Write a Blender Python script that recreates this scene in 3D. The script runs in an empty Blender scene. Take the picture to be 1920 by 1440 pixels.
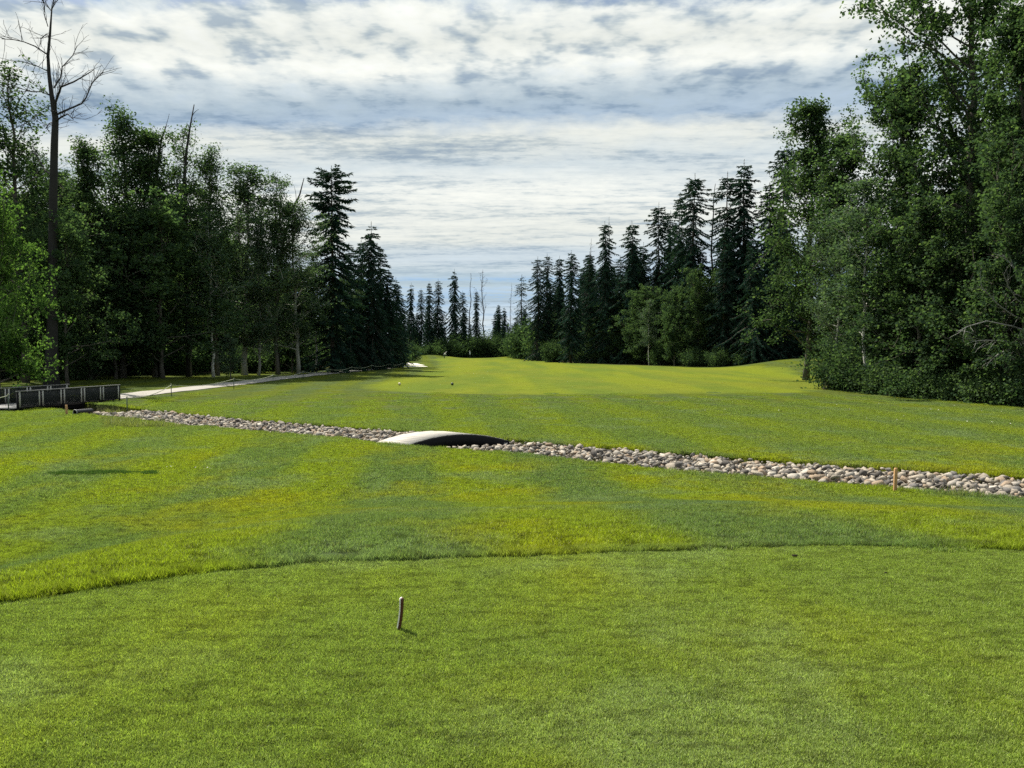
import bpy, bmesh, math, random
import numpy as np
from mathutils import Vector, Matrix, Euler

S = bpy.context.scene
C = S.collection
R = math.radians
PI = math.pi

# ------------------------------------------------------------------ camera
FPX, CX, CY, HOR = 1443.0, 960.0, 720.0, 652.0      # focal length in photo pixels, centre, horizon row
PITCH = math.atan((CY - HOR) / FPX)
CAM = np.array((0.0, 0.0, 1.6))
cam = bpy.data.cameras.new('camera')
cam.sensor_width = 36.0
cam.lens = 36.0 * FPX / 1920.0
cam.clip_start = 0.05
cam.clip_end = 6000
camo = bpy.data.objects.new('camera', cam)
camo.location = CAM
camo.rotation_euler = (PI / 2 - PITCH, 0, 0)
C.objects.link(camo)
S.camera = camo

# ------------------------------------------------------------------ light and sky
SUN_AZ, SUN_EL = -44.0, 53.0          # degrees from the view direction (+Y), negative = left
sd = Vector((math.sin(R(SUN_AZ)) * math.cos(R(SUN_EL)), math.cos(R(SUN_AZ)) * math.cos(R(SUN_EL)), math.sin(R(SUN_EL))))
sun = bpy.data.lights.new('sun', 'SUN')
sun.energy = 5.0
sun.angle = R(0.6)
sun.color = (1.0, 0.94, 0.84)
suno = bpy.data.objects.new('sun', sun)
suno.rotation_euler = sd.to_track_quat('Z', 'Y').to_euler()
suno.location = (0, 0, 40)
C.objects.link(suno)

S.view_settings.view_transform = 'Standard'
S.view_settings.look = 'None'
S.view_settings.exposure = 0.85        # the photograph is exposed for the turf and the woods
S.view_settings.gamma = 1.0
S.view_settings.use_curve_mapping = False
S.render.engine = 'CYCLES'
S.cycles.max_bounces = 6
S.cycles.diffuse_bounces = 4
S.cycles.glossy_bounces = 2
S.cycles.transmission_bounces = 4
S.cycles.use_denoising = False
S.cycles.use_adaptive_sampling = True
S.cycles.adaptive_threshold = 0.02
S.cycles.caustics_reflective = False
S.cycles.caustics_refractive = False
S.cycles.sample_clamp_indirect = 4.0


class NT:
    """small helper to write node trees"""
    def __init__(self, tree):
        self.t = tree
        self.n = tree.nodes
        self.l = tree.links

    def add(self, typ, **kw):
        nd = self.n.new(typ)
        for k, v in kw.items():
            setattr(nd, k, v)
        return nd

    def put(self, sock, v):
        if isinstance(v, bpy.types.NodeSocket):
            self.l.new(v, sock)
        elif v is not None:
            if sock.type == 'RGBA' and len(v) == 3:
                v = (*v, 1)
            sock.default_value = v

    def math(self, op, a, b=None, c=None, clamp=False):
        nd = self.add('ShaderNodeMath', operation=op, use_clamp=clamp)
        self.put(nd.inputs[0], a)
        self.put(nd.inputs[1], b)
        self.put(nd.inputs[2], c)
        return nd.outputs[0]

    def vmath(self, op, a, b=None):
        nd = self.add('ShaderNodeVectorMath', operation=op)
        self.put(nd.inputs[0], a)
        self.put(nd.inputs[1], b)
        return nd.outputs[0]

    def scale(self, a, f):
        nd = self.add('ShaderNodeVectorMath', operation='SCALE')
        self.put(nd.inputs[0], a)
        self.put(nd.inputs[3], f)
        return nd.outputs[0]

    def mix(self, f, a, b, blend='MIX'):
        nd = self.add('ShaderNodeMix', data_type='RGBA', blend_type=blend)
        self.put(nd.inputs[0], f)
        self.put(nd.inputs[6], a)
        self.put(nd.inputs[7], b)
        return nd.outputs[2]

    def sep(self, v):
        nd = self.add('ShaderNodeSeparateXYZ')
        self.put(nd.inputs[0], v)
        return nd.outputs

    def comb(self, x, y, z):
        nd = self.add('ShaderNodeCombineXYZ')
        for i, v in enumerate((x, y, z)):
            self.put(nd.inputs[i], v)
        return nd.outputs[0]

    def noise(self, v, scale, detail=4.0, rough=0.55, dist=0.0, color=False):
        nd = self.add('ShaderNodeTexNoise')
        if v is not None:
            self.put(nd.inputs['Vector'], v)
        self.put(nd.inputs['Scale'], scale)
        self.put(nd.inputs['Detail'], detail)
        self.put(nd.inputs['Roughness'], rough)
        self.put(nd.inputs['Distortion'], dist)
        return nd.outputs['Color' if color else 'Fac']

    def ramp(self, f, stops, interp='LINEAR'):
        nd = self.add('ShaderNodeValToRGB')
        cr = nd.color_ramp
        cr.interpolation = interp
        while len(cr.elements) < len(stops):
            cr.elements.new(0.5)
        for e, (p, c) in zip(cr.elements, stops):
            e.position = p
            if not hasattr(c, '__len__'):
                c = (c, c, c)
            e.color = (*c[:3], 1)
        self.put(nd.inputs[0], f)
        return nd.outputs[0]

    def smooth(self, v, lo, hi):
        nd = self.add('ShaderNodeMapRange', interpolation_type='SMOOTHSTEP')
        self.put(nd.inputs[0], v)
        nd.inputs[1].default_value = lo
        nd.inputs[2].default_value = hi
        return nd.outputs[0]


def srgb(r, g, b):
    return tuple(((c / 255) / 12.92 if c / 255 <= 0.04045 else ((c / 255 + 0.055) / 1.055) ** 2.4) for c in (r, g, b))


W = bpy.data.worlds.new('World')
S.world = W
W.use_nodes = True
w = NT(W.node_tree)
w.n.clear()
wout = w.add('ShaderNodeOutputWorld')
bg = w.add('ShaderNodeBackground')
SKY = 0.058
bg.inputs['Strength'].default_value = SKY
w.l.new(bg.outputs[0], wout.inputs[0])
sky = w.add('ShaderNodeTexSky', sky_type='NISHITA')
sky.sun_disc = False
sky.sun_elevation = R(SUN_EL)
sky.sun_rotation = R(SUN_AZ)
sky.air_density = 1.0
sky.dust_density = 1.2
tc = w.add('ShaderNodeTexCoord')
dx, dy, dz = w.sep(tc.outputs['Generated'])
zc = w.math('ADD', w.math('MAXIMUM', dz, 0.0), 0.05)
P = w.comb(w.math('DIVIDE', dx, zc), w.math('DIVIDE', dy, zc), 0.0)          # point on the cloud deck
tt = w.math('DIVIDE', w.math('MAXIMUM', dz, 0.0), w.math('MAXIMUM', w.math('ABSOLUTE', dy), 0.12))
# warp of the cloud streets
nl = w.noise(w.vmath('MULTIPLY', P, (0.35, 0.8, 1)), 0.9, 2, 0.5)
pv = w.vmath('MULTIPLY', P, (0.80, 0.60, 1))
npf = w.noise(pv, 7.5, 6, 0.60)
npd = w.noise(w.vmath('ADD', pv, (0.01, 0.045, 0)), 7.5, 3, 0.5)          # the same clouds a little farther off, for lit tops and grey undersides     # puffs
nst = w.noise(w.vmath('MULTIPLY', P, (0.30, 1.0, 1)), 2.6, 6, 0.68)     # streaks
nfi = w.noise(w.vmath('MULTIPLY', P, (0.6, 0.9, 1)), 17.0, 3, 0.7)
tw = w.math('ADD', tt, w.math('MULTIPLY', w.math('SUBTRACT', nl, 0.5), 0.10))
tw = w.math('ADD', tw, w.math('MULTIPLY', w.math('SUBTRACT', npf, 0.5), w.math('MULTIPLY', tt, 0.16)))
tw = w.math('ADD', tw, w.math('MULTIPLY', dx, -0.03))
K = 0.5                                     # ramp covers 0..0.5 of tan(elevation)
white, cream = srgb(232, 234, 230), srgb(218, 221, 217)
gblue, dgrey, lgrey = srgb(166, 184, 203), srgb(168, 184, 198), srgb(198, 208, 214)
base = w.ramp(w.math('DIVIDE', tw, K), [
    (0.00, srgb(205, 215, 222)), (0.10, srgb(190, 206, 220)), (0.16, srgb(150, 182, 215)), (0.20, srgb(190, 203, 214)),
    (0.25, lgrey), (0.30, cream), (0.40, white), (0.47, lgrey), (0.53, cream), (0.585, gblue), (0.64, dgrey), (0.69, lgrey),
    (0.735, white), (0.80, cream), (0.87, white), (0.905, lgrey), (0.94, srgb(112, 150, 200)), (1.0, lgrey)])
# thin streaks low down, round puffs higher up
up = w.smooth(tt, 0.25, 0.37)
det = w.math('ADD', w.math('MULTIPLY', nst, w.math('SUBTRACT', 1.0, up)), w.math('MULTIPLY', w.math('ADD', npf, w.math('MULTIPLY', w.math('SUBTRACT', npd, npf), 1.3)), up))
det = w.math('ADD', w.math('MULTIPLY', det, 0.72), w.math('MULTIPLY', nfi, 0.28))
shade = w.ramp(det, [(0.36, srgb(178, 191, 206)), (0.43, srgb(212, 219, 224)), (0.485, srgb(238, 240, 240)), (0.565, srgb(250, 250, 247)), (0.70, (1, 1, 1))])
cloud = w.mix(1.0, base, shade, 'MULTIPLY')
cloud = w.scale(cloud, 0.70 / SKY)
# open blue between the clouds: in the gaps of the streets and where the streak noise runs thin
gap = w.math('MULTIPLY', w.smooth(nl, 0.40, 0.28), w.smooth(det, 0.50, 0.40))
band = w.math('MULTIPLY', w.math('MULTIPLY', w.smooth(tw, 0.438, 0.462), w.smooth(tw, 0.50, 0.474)), w.smooth(det, 0.60, 0.44))
low = w.math('MULTIPLY', w.math('MULTIPLY', w.smooth(tt, 0.040, 0.075), w.smooth(tt, 0.120, 0.085)), w.smooth(det, 0.56, 0.46))
gap = w.math('MAXIMUM', w.math('MULTIPLY', gap, 0.6), w.math('MAXIMUM', w.math('MULTIPLY', band, 0.9), w.math('MULTIPLY', low, 0.6)))
skyc = w.mix(w.math('MINIMUM', gap, 1.0), cloud, w.scale(sky.outputs[0], 1.0))
w.l.new(skyc, bg.inputs['Color'])
W.cycles.sampling_method = 'MANUAL'
W.cycles.sample_map_resolution = 512

# ------------------------------------------------------------------ helpers
rng = np.random.default_rng(7)


def tag(o, label=None, cat=None, group=None, kind=None):
    if label: o['label'] = label
    if cat: o['category'] = cat
    if group: o['group'] = group
    if kind: o['kind'] = kind
    return o


def empty(name, loc=(0, 0, 0), rz=0.0):
    o = bpy.data.objects.new(name, None)
    o.empty_display_size = 0.2
    o.location = loc
    o.rotation_euler = (0, 0, rz)
    C.objects.link(o)
    return o


def mesh_np(name, V, F, mat=None, smooth=False):
    """V (n,3); F (m,k) all with the same k, or a list of such arrays"""
    me = bpy.data.meshes.new(name)
    V = np.asarray(V, dtype=np.float32)
    Fs = F if isinstance(F, list) else [F]
    Fs = [np.asarray(f, dtype=np.int32) for f in Fs if len(f)]
    nl_ = sum(f.size for f in Fs)
    npoly = sum(len(f) for f in Fs)
    me.vertices.add(len(V))
    me.vertices.foreach_set('co', V.ravel())
    me.loops.add(nl_)
    me.loops.foreach_set('vertex_index', np.concatenate([f.ravel() for f in Fs]))
    me.polygons.add(npoly)
    tot = np.concatenate([np.full(len(f), f.shape[1], np.int32) for f in Fs])
    st = np.concatenate(([0], np.cumsum(tot)[:-1])).astype(np.int32)
    me.polygons.foreach_set('loop_start', st)
    me.polygons.foreach_set('loop_total', tot)
    if smooth:
        me.polygons.foreach_set('use_smooth', np.ones(npoly, dtype=bool))
    me.update(calc_edges=True)
    if mat: me.materials.append(mat)
    return me


def obj(name, me, parent=None, loc=None):
    o = bpy.data.objects.new(name, me)
    C.objects.link(o)
    if parent: o.parent = parent
    if loc is not None: o.location = loc
    return o


class MB:
    """collects boxes, tubes and sheets into one mesh"""
    def __init__(self):
        self.v, self.q, self.t, self.n = [], [], [], 0

    def add(self, V, Q=(), T=()):
        V = np.asarray(V, float)
        if len(Q): self.q.append(np.asarray(Q, int) + self.n)
        if len(T): self.t.append(np.asarray(T, int) + self.n)
        self.v.append(V)
        self.n += len(V)

    def box(self, a, b, M=None):
        x0, y0, z0 = a
        x1, y1, z1 = b
        V = np.array([(x0, y0, z0), (x1, y0, z0), (x1, y1, z0), (x0, y1, z0), (x0, y0, z1), (x1, y0, z1), (x1, y1, z1), (x0, y1, z1)], float)
        if M is not None:
            V = np.array([M @ Vector(p) for p in V])
        self.add(V, [(3, 2, 1, 0), (4, 5, 6, 7), (0, 1, 5, 4), (1, 2, 6, 5), (2, 3, 7, 6), (3, 0, 4, 7)])

    def tube(self, pts, rad, n=6, caps=True):
        pts = np.asarray(pts, float)
        m = len(pts)
        rad = np.broadcast_to(np.asarray(rad, float), (m,))
        tan = np.gradient(pts, axis=0)
        tan /= np.linalg.norm(tan, axis=1, keepdims=True) + 1e-9
        ref = np.array((1.0, 0, 0)) if abs(tan[0][0]) < 0.8 else np.array((0, 1.0, 0))
        a = np.cross(tan, ref)
        a /= np.linalg.norm(a, axis=1, keepdims=True) + 1e-9
        b = np.cross(tan, a)
        ang = np.arange(n) * 2 * PI / n
        V = pts[:, None, :] + rad[:, None, None] * (a[:, None, :] * np.cos(ang)[None, :, None] + b[:, None, :] * np.sin(ang)[None, :, None])
        V = V.reshape(-1, 3)
        i = np.arange(m - 1)[:, None] * n
        j = np.arange(n)[None, :]
        k = (j + 1) % n
        Q = np.stack([i + j, i + k, i + n + k, i + n + j], -1).reshape(-1, 4)
        T = []
        if caps:
            V = np.vstack([V, pts[0], pts[-1]])
            for q in range(n):
                T.append((m * n, (q + 1) % n, q))
                T.append((m * n + 1, (m - 1) * n + q, (m - 1) * n + (q + 1) % n))
        self.add(V, Q, T)

    def mesh(self, name, mat, smooth=False):
        V = np.vstack(self.v)
        F = []
        if self.q: F.append(np.vstack(self.q))
        if self.t: F.append(np.vstack(self.t))
        return mesh_np(name, V, F, mat, smooth)

    def build(self, name, mat, parent=None, smooth=False):
        return obj(name, self.mesh(name, mat, smooth), parent)


def vnoise(x, y, seed=0):
    """smooth value noise, numpy"""
    x = np.asarray(x, float)
    y = np.asarray(y, float)
    xi, yi = np.floor(x).astype(np.int64), np.floor(y).astype(np.int64)
    fx, fy = x - xi, y - yi
    fx, fy = fx * fx * (3 - 2 * fx), fy * fy * (3 - 2 * fy)

    def h(a, b):
        n_ = (a * 374761393 + b * 668265263 + seed * 144665) & 0x7fffffff
        n_ = ((n_ ^ (n_ >> 13)) * 1274126177) & 0x7fffffff
        return ((n_ ^ (n_ >> 16)) & 0xffff) / 65535.0
    return (h(xi, yi) * (1 - fx) + h(xi + 1, yi) * fx) * (1 - fy) + (h(xi, yi + 1) * (1 - fx) + h(xi + 1, yi + 1) * fx) * fy


def sstep(v, lo, hi):
    t = np.clip((np.asarray(v, float) - lo) / (hi - lo), 0, 1)
    return t * t * (3 - 2 * t)


# ------------------------------------------------------------------ the lie of the land
LOW = -1.2
TEE_X = np.array([-14, -6.5, -3.2, -2.62, -2.1, -1.48, -0.65, 0.16, 0.98, 1.86, 2.72, 4.0, 7.0, 14])
TEE_Y = np.array([-5.0, 1.2, 4.83, 5.18, 5.46, 5.69, 5.80, 5.87, 5.98, 6.10, 6.14, 6.05, 5.7, 3.0])


def tee_edge(x):
    return np.interp(x, TEE_X, TEE_Y) + 0.05 * (vnoise(np.asarray(x) * 2.1, 0 * np.asarray(x), 3) - 0.5)


DITCH = np.array([(34, 1.5), (20, 9.2), (10.2, 15.4), (5.5, 18.0), (0.6, 21.4), (-4.4, 24.6), (-11.2, 28.9), (-16.7, 33.2), (-20.2, 36.3), (-26.5, 39.5), (-34, 41)], float)
DITCH_W = 1.42


def poly_dist(x, y, pl):
    """distance to a polyline, signed side, arc position"""
    x = np.asarray(x, float)
    y = np.asarray(y, float)
    best = np.full(x.shape, 1e9)
    side = np.zeros(x.shape)
    arc = np.zeros(x.shape)
    acc = 0.0
    for (ax, ay), (bx, by) in zip(pl[:-1], pl[1:]):
        ex, ey = bx - ax, by - ay
        L = math.hypot(ex, ey)
        t = np.clip(((x - ax) * ex + (y - ay) * ey) / (L * L), 0, 1)
        ddx, ddy = x - (ax + t * ex), y - (ay + t * ey)
        d = np.hypot(ddx, ddy)
        m = d < best
        best = np.where(m, d, best)
        side = np.where(m, np.sign(ex * ddy - ey * ddx), side)
        arc = np.where(m, acc + t * L, arc)
        acc += L
    return best, side, arc


def base_height(x, y):
    x = np.asarray(x, float)
    y = np.asarray(y, float)
    s = y - tee_edge(x)
    s = np.where(np.abs(x) > 14, np.maximum(s, np.abs(x) - 14), s)
    z = LOW * sstep(s, -0.1, 9.5)
    z = z + 0.05 * (vnoise(x * 0.35, y * 0.35, 1) - 0.5) * sstep(s, 0.3, 3)
    z = z + 0.22 * (vnoise(x * 0.07, y * 0.07, 2) - 0.5) * sstep(y, 28, 60)
    # hump at the right edge of the fairway
    z = z + 1.45 * np.exp(-(((x - 37.5) / 8.0) ** 2 + ((y - 98) / 8.0) ** 2))
    # green plateau and mounds around it
    z = z + 0.30 * np.exp(-(((x + 9) / 16) ** 2 + ((y - 186) / 12) ** 2))
    z = z + 0.85 * np.exp(-(((x + 20) / 5.5) ** 2 + ((y - 197) / 5) ** 2))
    z = z + 0.75 * np.exp(-(((x - 5) / 7) ** 2 + ((y - 196) / 5) ** 2))
    z = z + 0.40 * np.exp(-(((x + 29) / 8) ** 2 + ((y - 190) / 8) ** 2))
    z = z + 0.35 * np.exp(-(((x + 23) / 5) ** 2 + ((y - 140) / 8) ** 2))
    return z


def ditch_cut(x, y):
    d, sgn, arc = poly_dist(x, y, DITCH)
    wv = DITCH_W + 0.16 * (vnoise(arc * 0.6, 0 * arc, 9) - 0.5)
    return sstep(d, wv + 0.10, wv - 0.14), d, sgn, arc


def height(x, y):
    c, d, sgn, arc = ditch_cut(x, y)
    # a low lip of turf on the far bank
    lip = 0.05 * np.exp(-((d - DITCH_W - 0.25) / 0.3) ** 2) * (sgn < 0)
    return base_height(x, y) - 0.36 * c + lip


def hz(x, y):
    return float(height(np.array([x]), np.array([y]))[0])


def at(px, py, depth):
    """the point seen at a photo pixel at that depth along +Y"""
    u, v = (px - CX) / FPX, (CY - py) / FPX
    d = np.array((u, math.cos(PITCH) + v * math.sin(PITCH), -math.sin(PITCH) + v * math.cos(PITCH)))
    return CAM + d * (depth / d[1])


def ground_at(px, py):
    u, v = (px - CX) / FPX, (CY - py) / FPX
    d = np.array((u, math.cos(PITCH) + v * math.sin(PITCH), -math.sin(PITCH) + v * math.cos(PITCH)))
    ts = np.geomspace(1.5, 600, 3000)
    Q = CAM + d * ts[:, None]
    below = Q[:, 2] < height(Q[:, 0], Q[:, 1])
    i = int(np.argmax(below)) if below.any() else len(ts) - 1
    return Q[i]


# ------------------------------------------------------------------ materials
def material(name):
    m = bpy.data.materials.new(name)
    m.use_nodes = True
    n = NT(m.node_tree)
    n.n.clear()
    out = n.add('ShaderNodeOutputMaterial')
    return m, n, out


def principled(n, out, color, rough=0.8, spec=0.3, normal=None, metal=0.0):
    p = n.add('ShaderNodeBsdfPrincipled')
    n.put(p.inputs['Base Color'], color)
    n.put(p.inputs['Roughness'], rough)
    n.put(p.inputs['Specular IOR Level'], spec)
    n.put(p.inputs['Metallic'], metal)
    if normal is not None: n.l.new(normal, p.inputs['Normal'])
    n.l.new(p.outputs[0], out.inputs[0])
    return p


def bump(n, h, strength=0.5, dist=0.05):
    b = n.add('ShaderNodeBump')
    n.put(b.inputs['Strength'], strength)
    n.put(b.inputs['Distance'], dist)
    n.put(b.inputs['Height'], h)
    return b.outputs[0]


def simple(name, col, rough=0.7, spec=0.3, var=0.25, scale=8.0, bumpy=0.0, metal=0.0):
    m, n, out = material(name)
    pos = n.add('ShaderNodeTexCoord').outputs['Object']
    f = n.noise(pos, scale, 5, 0.6)
    c = n.mix(f, tuple(x * (1 - var) for x in col), tuple(min(1, x * (1 + var)) for x in col))
    nm = bump(n, n.noise(pos, scale * 4, 4, 0.6), bumpy, 0.02) if bumpy else None
    principled(n, out, c, rough, spec, nm, metal)
    return m


def turf_nodes(n):
    """colour of mown turf by place: mowing lanes along the hole, dry yellow patches, grey-green worn patches"""
    pos = n.add('ShaderNodeNewGeometry').outputs['Position']
    flat = n.vmath('MULTIPLY', pos, (1, 1, 0))
    x, y, z = n.sep(pos)
    warp = n.math('MULTIPLY', n.math('SUBTRACT', n.noise(flat, 0.10, 2, 0.5), 0.5), 2.2)
    lane = n.math('COSINE', n.math('MULTIPLY', n.math('ADD', n.math('ADD', x, n.math('MULTIPLY', n.math('SUBTRACT', y, 7.5), 0.12)), n.math('SUBTRACT', warp, 0.5)), 2 * PI / 3.7))
    lane = n.smooth(n.math('ADD', lane, n.math('MULTIPLY', n.math('SUBTRACT', n.noise(flat, 0.9, 4, 0.65), 0.5), 1.7)), -0.65, 0.75)
    lane = n.math('ADD', 0.5, n.math('MULTIPLY', n.math('SUBTRACT', lane, 0.5), n.smooth(n.noise(n.vmath('ADD', flat, (5, 50, 0)), 0.09, 2, 0.5), 0.10, 0.52)))     # lanes fade in and out
    lane = n.math('ADD', 0.5, n.math('MULTIPLY', n.math('SUBTRACT', lane, 0.5), n.math('SUBTRACT', 0.95, n.math('MULTIPLY', n.smooth(y, 17, 26), 0.45))))     # fainter beyond the ditch
    dry = n.smooth(n.noise(n.vmath('MULTIPLY', flat, (1, 0.8, 1)), 0.33, 3, 0.62), 0.44, 0.66)
    dry = n.math('MULTIPLY', dry, n.math('ADD', 0.25, n.math('MULTIPLY', n.smooth(y, 26, 17), 0.75)))     # the slope before the ditch is drier
    worn = n.smooth(n.noise(n.vmath('ADD', flat, (31, 7, 0)), 0.45, 3, 0.65), 0.50, 0.68)
    fine = n.noise(n.vmath('MULTIPLY', flat, (0.6, 1.7, 1)), 6.0, 5, 0.78)
    return pos, flat, lane, dry, worn, fine


def rough_colour(n):
    pos, flat, lane, dry, worn, fine = turf_nodes(n)
    c = n.mix(lane, (0.112, 0.164, 0.052), (0.176, 0.220, 0.016))
    c = n.mix(n.math('MULTIPLY', dry, 0.72), c, (0.230, 0.235, 0.008))
    c = n.mix(n.math('MULTIPLY', worn, 0.62), c, (0.150, 0.200, 0.095))
    c = n.mix(n.smooth(fine, 0.47, 0.62), c, n.scale(c, 0.40))
    return c, pos, flat, fine


def tee_colour(n):
    pos, flat, lane, dry, worn, fine = turf_nodes(n)
    c = n.mix(dry, (0.150, 0.196, 0.040), (0.192, 0.222, 0.026))
    c = n.mix(n.math('MULTIPLY', worn, 0.60), c, (0.185, 0.232, 0.095))
    c = n.mix(n.smooth(fine, 0.46, 0.64), c, n.scale(c, 0.60))
    return c, pos, flat, fine


GROUND_K = 0.66        # bare sheet against blades: both have the same mean brightness


def make_ground_material():
    m, n, out = material('turf_ground')
    rough, pos, flat, fine = rough_colour(n)
    zone = n.add('ShaderNodeVertexColor', layer_name='zone')
    zr, zg, zb = n.sep(zone.outputs[0])
    lane = n.smooth(n.noise(n.vmath('MULTIPLY', flat, (1, 0.12, 1)), 0.20, 2, 0.5), 0.40, 0.60)
    dry = n.smooth(n.noise(n.vmath('MULTIPLY', flat, (1, 0.5, 1)), 0.16, 3, 0.6), 0.42, 0.66)
    fair = n.mix(lane, (0.152, 0.208, 0.030), (0.208, 0.252, 0.024))
    fair = n.mix(n.math('MULTIPLY', dry, 0.5), fair, (0.235, 0.248, 0.032))
    tee = (0.12, 0.18, 0.03)
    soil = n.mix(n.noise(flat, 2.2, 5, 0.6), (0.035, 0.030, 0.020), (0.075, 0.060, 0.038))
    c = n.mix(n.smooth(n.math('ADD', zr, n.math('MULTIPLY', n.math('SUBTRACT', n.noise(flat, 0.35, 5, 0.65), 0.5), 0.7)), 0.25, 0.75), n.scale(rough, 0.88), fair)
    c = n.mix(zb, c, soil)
    c = n.mix(zone.outputs[1], c, tee)
    mottle = n.noise(n.vmath('MULTIPLY', flat, (0.5, 1.0, 1)), 1.3, 8, 0.75)
    c = n.mix(n.math('MULTIPLY', n.smooth(mottle, 0.40, 0.66), 0.55), c, n.scale(c, 0.60))
    nm = bump(n, n.math('ADD', n.noise(flat, 26, 6, 0.75), n.math('MULTIPLY', n.noise(flat, 4.0, 3, 0.6), 1.2)), 0.7, 0.06)
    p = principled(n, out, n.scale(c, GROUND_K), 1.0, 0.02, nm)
    return m


def blade_material(name, colour, var=0.45, trans=0.45, light=1.0):
    m, n, out = material(name)
    c, pos, flat, fine = colour(n)
    rnd = n.add('ShaderNodeNewGeometry').outputs['Random Per Island']
    c = n.scale(c, n.math('ADD', light * (1 - var * 0.6), n.math('MULTIPLY', rnd, var * 1.3 * light)))
    if flat is not None:      # tufts a hand wide, fuller or thinner
        c = n.scale(c, n.math('ADD', 0.55, n.math('MULTIPLY', n.noise(flat, 13.0, 2, 0.7), 0.9)))
    c = n.mix(n.smooth(rnd, 0.90, 0.97), c, n.mix(0.5, c, (0.36, 0.33, 0.12)))
    d = n.add('ShaderNodeBsdfPrincipled')
    n.put(d.inputs['Base Color'], c)
    d.inputs['Roughness'].default_value = 0.55
    d.inputs['Specular IOR Level'].default_value = 0.25
    t = n.add('ShaderNodeBsdfTranslucent')
    n.put(t.inputs[0], n.mix(1.0, c, (1.0, 1.08, 0.6), 'MULTIPLY'))
    mx = n.add('ShaderNodeMixShader')
    mx.inputs[0].default_value = trans
    n.l.new(d.outputs[0], mx.inputs[1])
    n.l.new(t.outputs[0], mx.inputs[2])
    n.l.new(mx.outputs[0], out.inputs[0])
    return m


def leaf_material(name, dark, mid, yellow, trans=0.35, rough=0.5):
    m, n, out = material(name)
    rnd = n.add('ShaderNodeNewGeometry').outputs['Random Per Island']
    oi = n.add('ShaderNodeObjectInfo').outputs['Random']
    loc = n.add('ShaderNodeTexCoord').outputs['Object']
    clump = n.smooth(n.noise(loc, 0.55, 1, 0.6), 0.35, 0.68)
    c = n.mix(clump, dark, mid)
    c = n.mix(n.math('MULTIPLY', n.smooth(rnd, 0.55, 1.0), 0.55), c, yellow)
    c = n.scale(c, n.math('ADD', 0.70, n.math('MULTIPLY', n.math('ADD', rnd, oi), 0.32)))
    d = n.add('ShaderNodeBsdfDiffuse')
    n.put(d.inputs['Color'], c)
    t = n.add('ShaderNodeBsdfTranslucent')
    n.put(t.inputs[0], n.mix(1.0, c, (1.25, 1.4, 0.7), 'MULTIPLY'))
    mx = n.add('ShaderNodeMixShader')
    mx.inputs[0].default_value = trans
    n.l.new(d.outputs[0], mx.inputs[1])
    n.l.new(t.outputs[0], mx.inputs[2])
    n.l.new(mx.outputs[0], out.inputs[0])
    return m


def bark_material(name, a, b, scale=3.0, white=None):
    m, n, out = material(name)
    loc = n.add('ShaderNodeTexCoord').outputs['Object']
    st = n.noise(n.vmath('MULTIPLY', loc, (6, 6, 1.2)), scale, 6, 0.65)
    c = n.mix(st, a, b)
    if white:
        sc = n.smooth(n.noise(n.vmath('MULTIPLY', loc, (1.5, 1.5, 7)), 1.6, 4, 0.6), 0.60, 0.66)
        c = n.mix(sc, white, (0.035, 0.030, 0.028))
    principled(n, out, c, 0.9, 0.2, bump(n, st, 0.6, 0.03))
    return m


M_GROUND = make_ground_material()
M_ROUGH = blade_material('rough_blades', lambda n: rough_colour(n), 0.7, 0.45, 1.60)
M_TEE = blade_material('tee_blades', lambda n: tee_colour(n), 0.95, 0.45, 1.68)
M_POP = leaf_material('poplar_leaf', (0.032, 0.058, 0.035), (0.055, 0.094, 0.046), (0.105, 0.148, 0.060), 0.5)
M_BRIGHT = leaf_material('bright_leaf', (0.046, 0.092, 0.030), (0.080, 0.145, 0.040), (0.130, 0.195, 0.055), 0.5)
M_GREYLEAF = leaf_material('aspen_leaf', (0.048, 0.082, 0.056), (0.080, 0.122, 0.078), (0.115, 0.155, 0.088), 0.45)
M_SHRUB = leaf_material('shrub_leaf', (0.042, 0.078, 0.040), (0.075, 0.120, 0.056), (0.120, 0.165, 0.080), 0.45)
M_SPRUCE = leaf_material('spruce_needle', (0.012, 0.0293, 0.0238), (0.0241, 0.0508, 0.0369), (0.0413, 0.0762, 0.0475), 0.2, 0.6)
M_BARK = bark_material('poplar_bark', (0.040, 0.036, 0.030), (0.130, 0.120, 0.100))
M_PALEBARK = bark_material('aspen_bark', (0.16, 0.16, 0.14), (0.30, 0.30, 0.26))
M_BIRCH = bark_material('birch_bark', (0.30, 0.30, 0.27), (0.42, 0.41, 0.37), 3.0, (0.46, 0.45, 0.41))
M_SPBARK = bark_material('spruce_bark', (0.030, 0.024, 0.020), (0.090, 0.075, 0.062))
M_DEAD = bark_material('dead_wood', (0.012, 0.011, 0.011), (0.042, 0.040, 0.039))
M_GREYDEAD = bark_material('grey_dead_wood', (0.14, 0.14, 0.13), (0.26, 0.26, 0.24))

# ------------------------------------------------------------------ ground sheet
def axis(parts):
    out = []
    for a, b, st in parts:
        out.append(np.arange(a, b, st))
    return np.concatenate(out)


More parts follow.
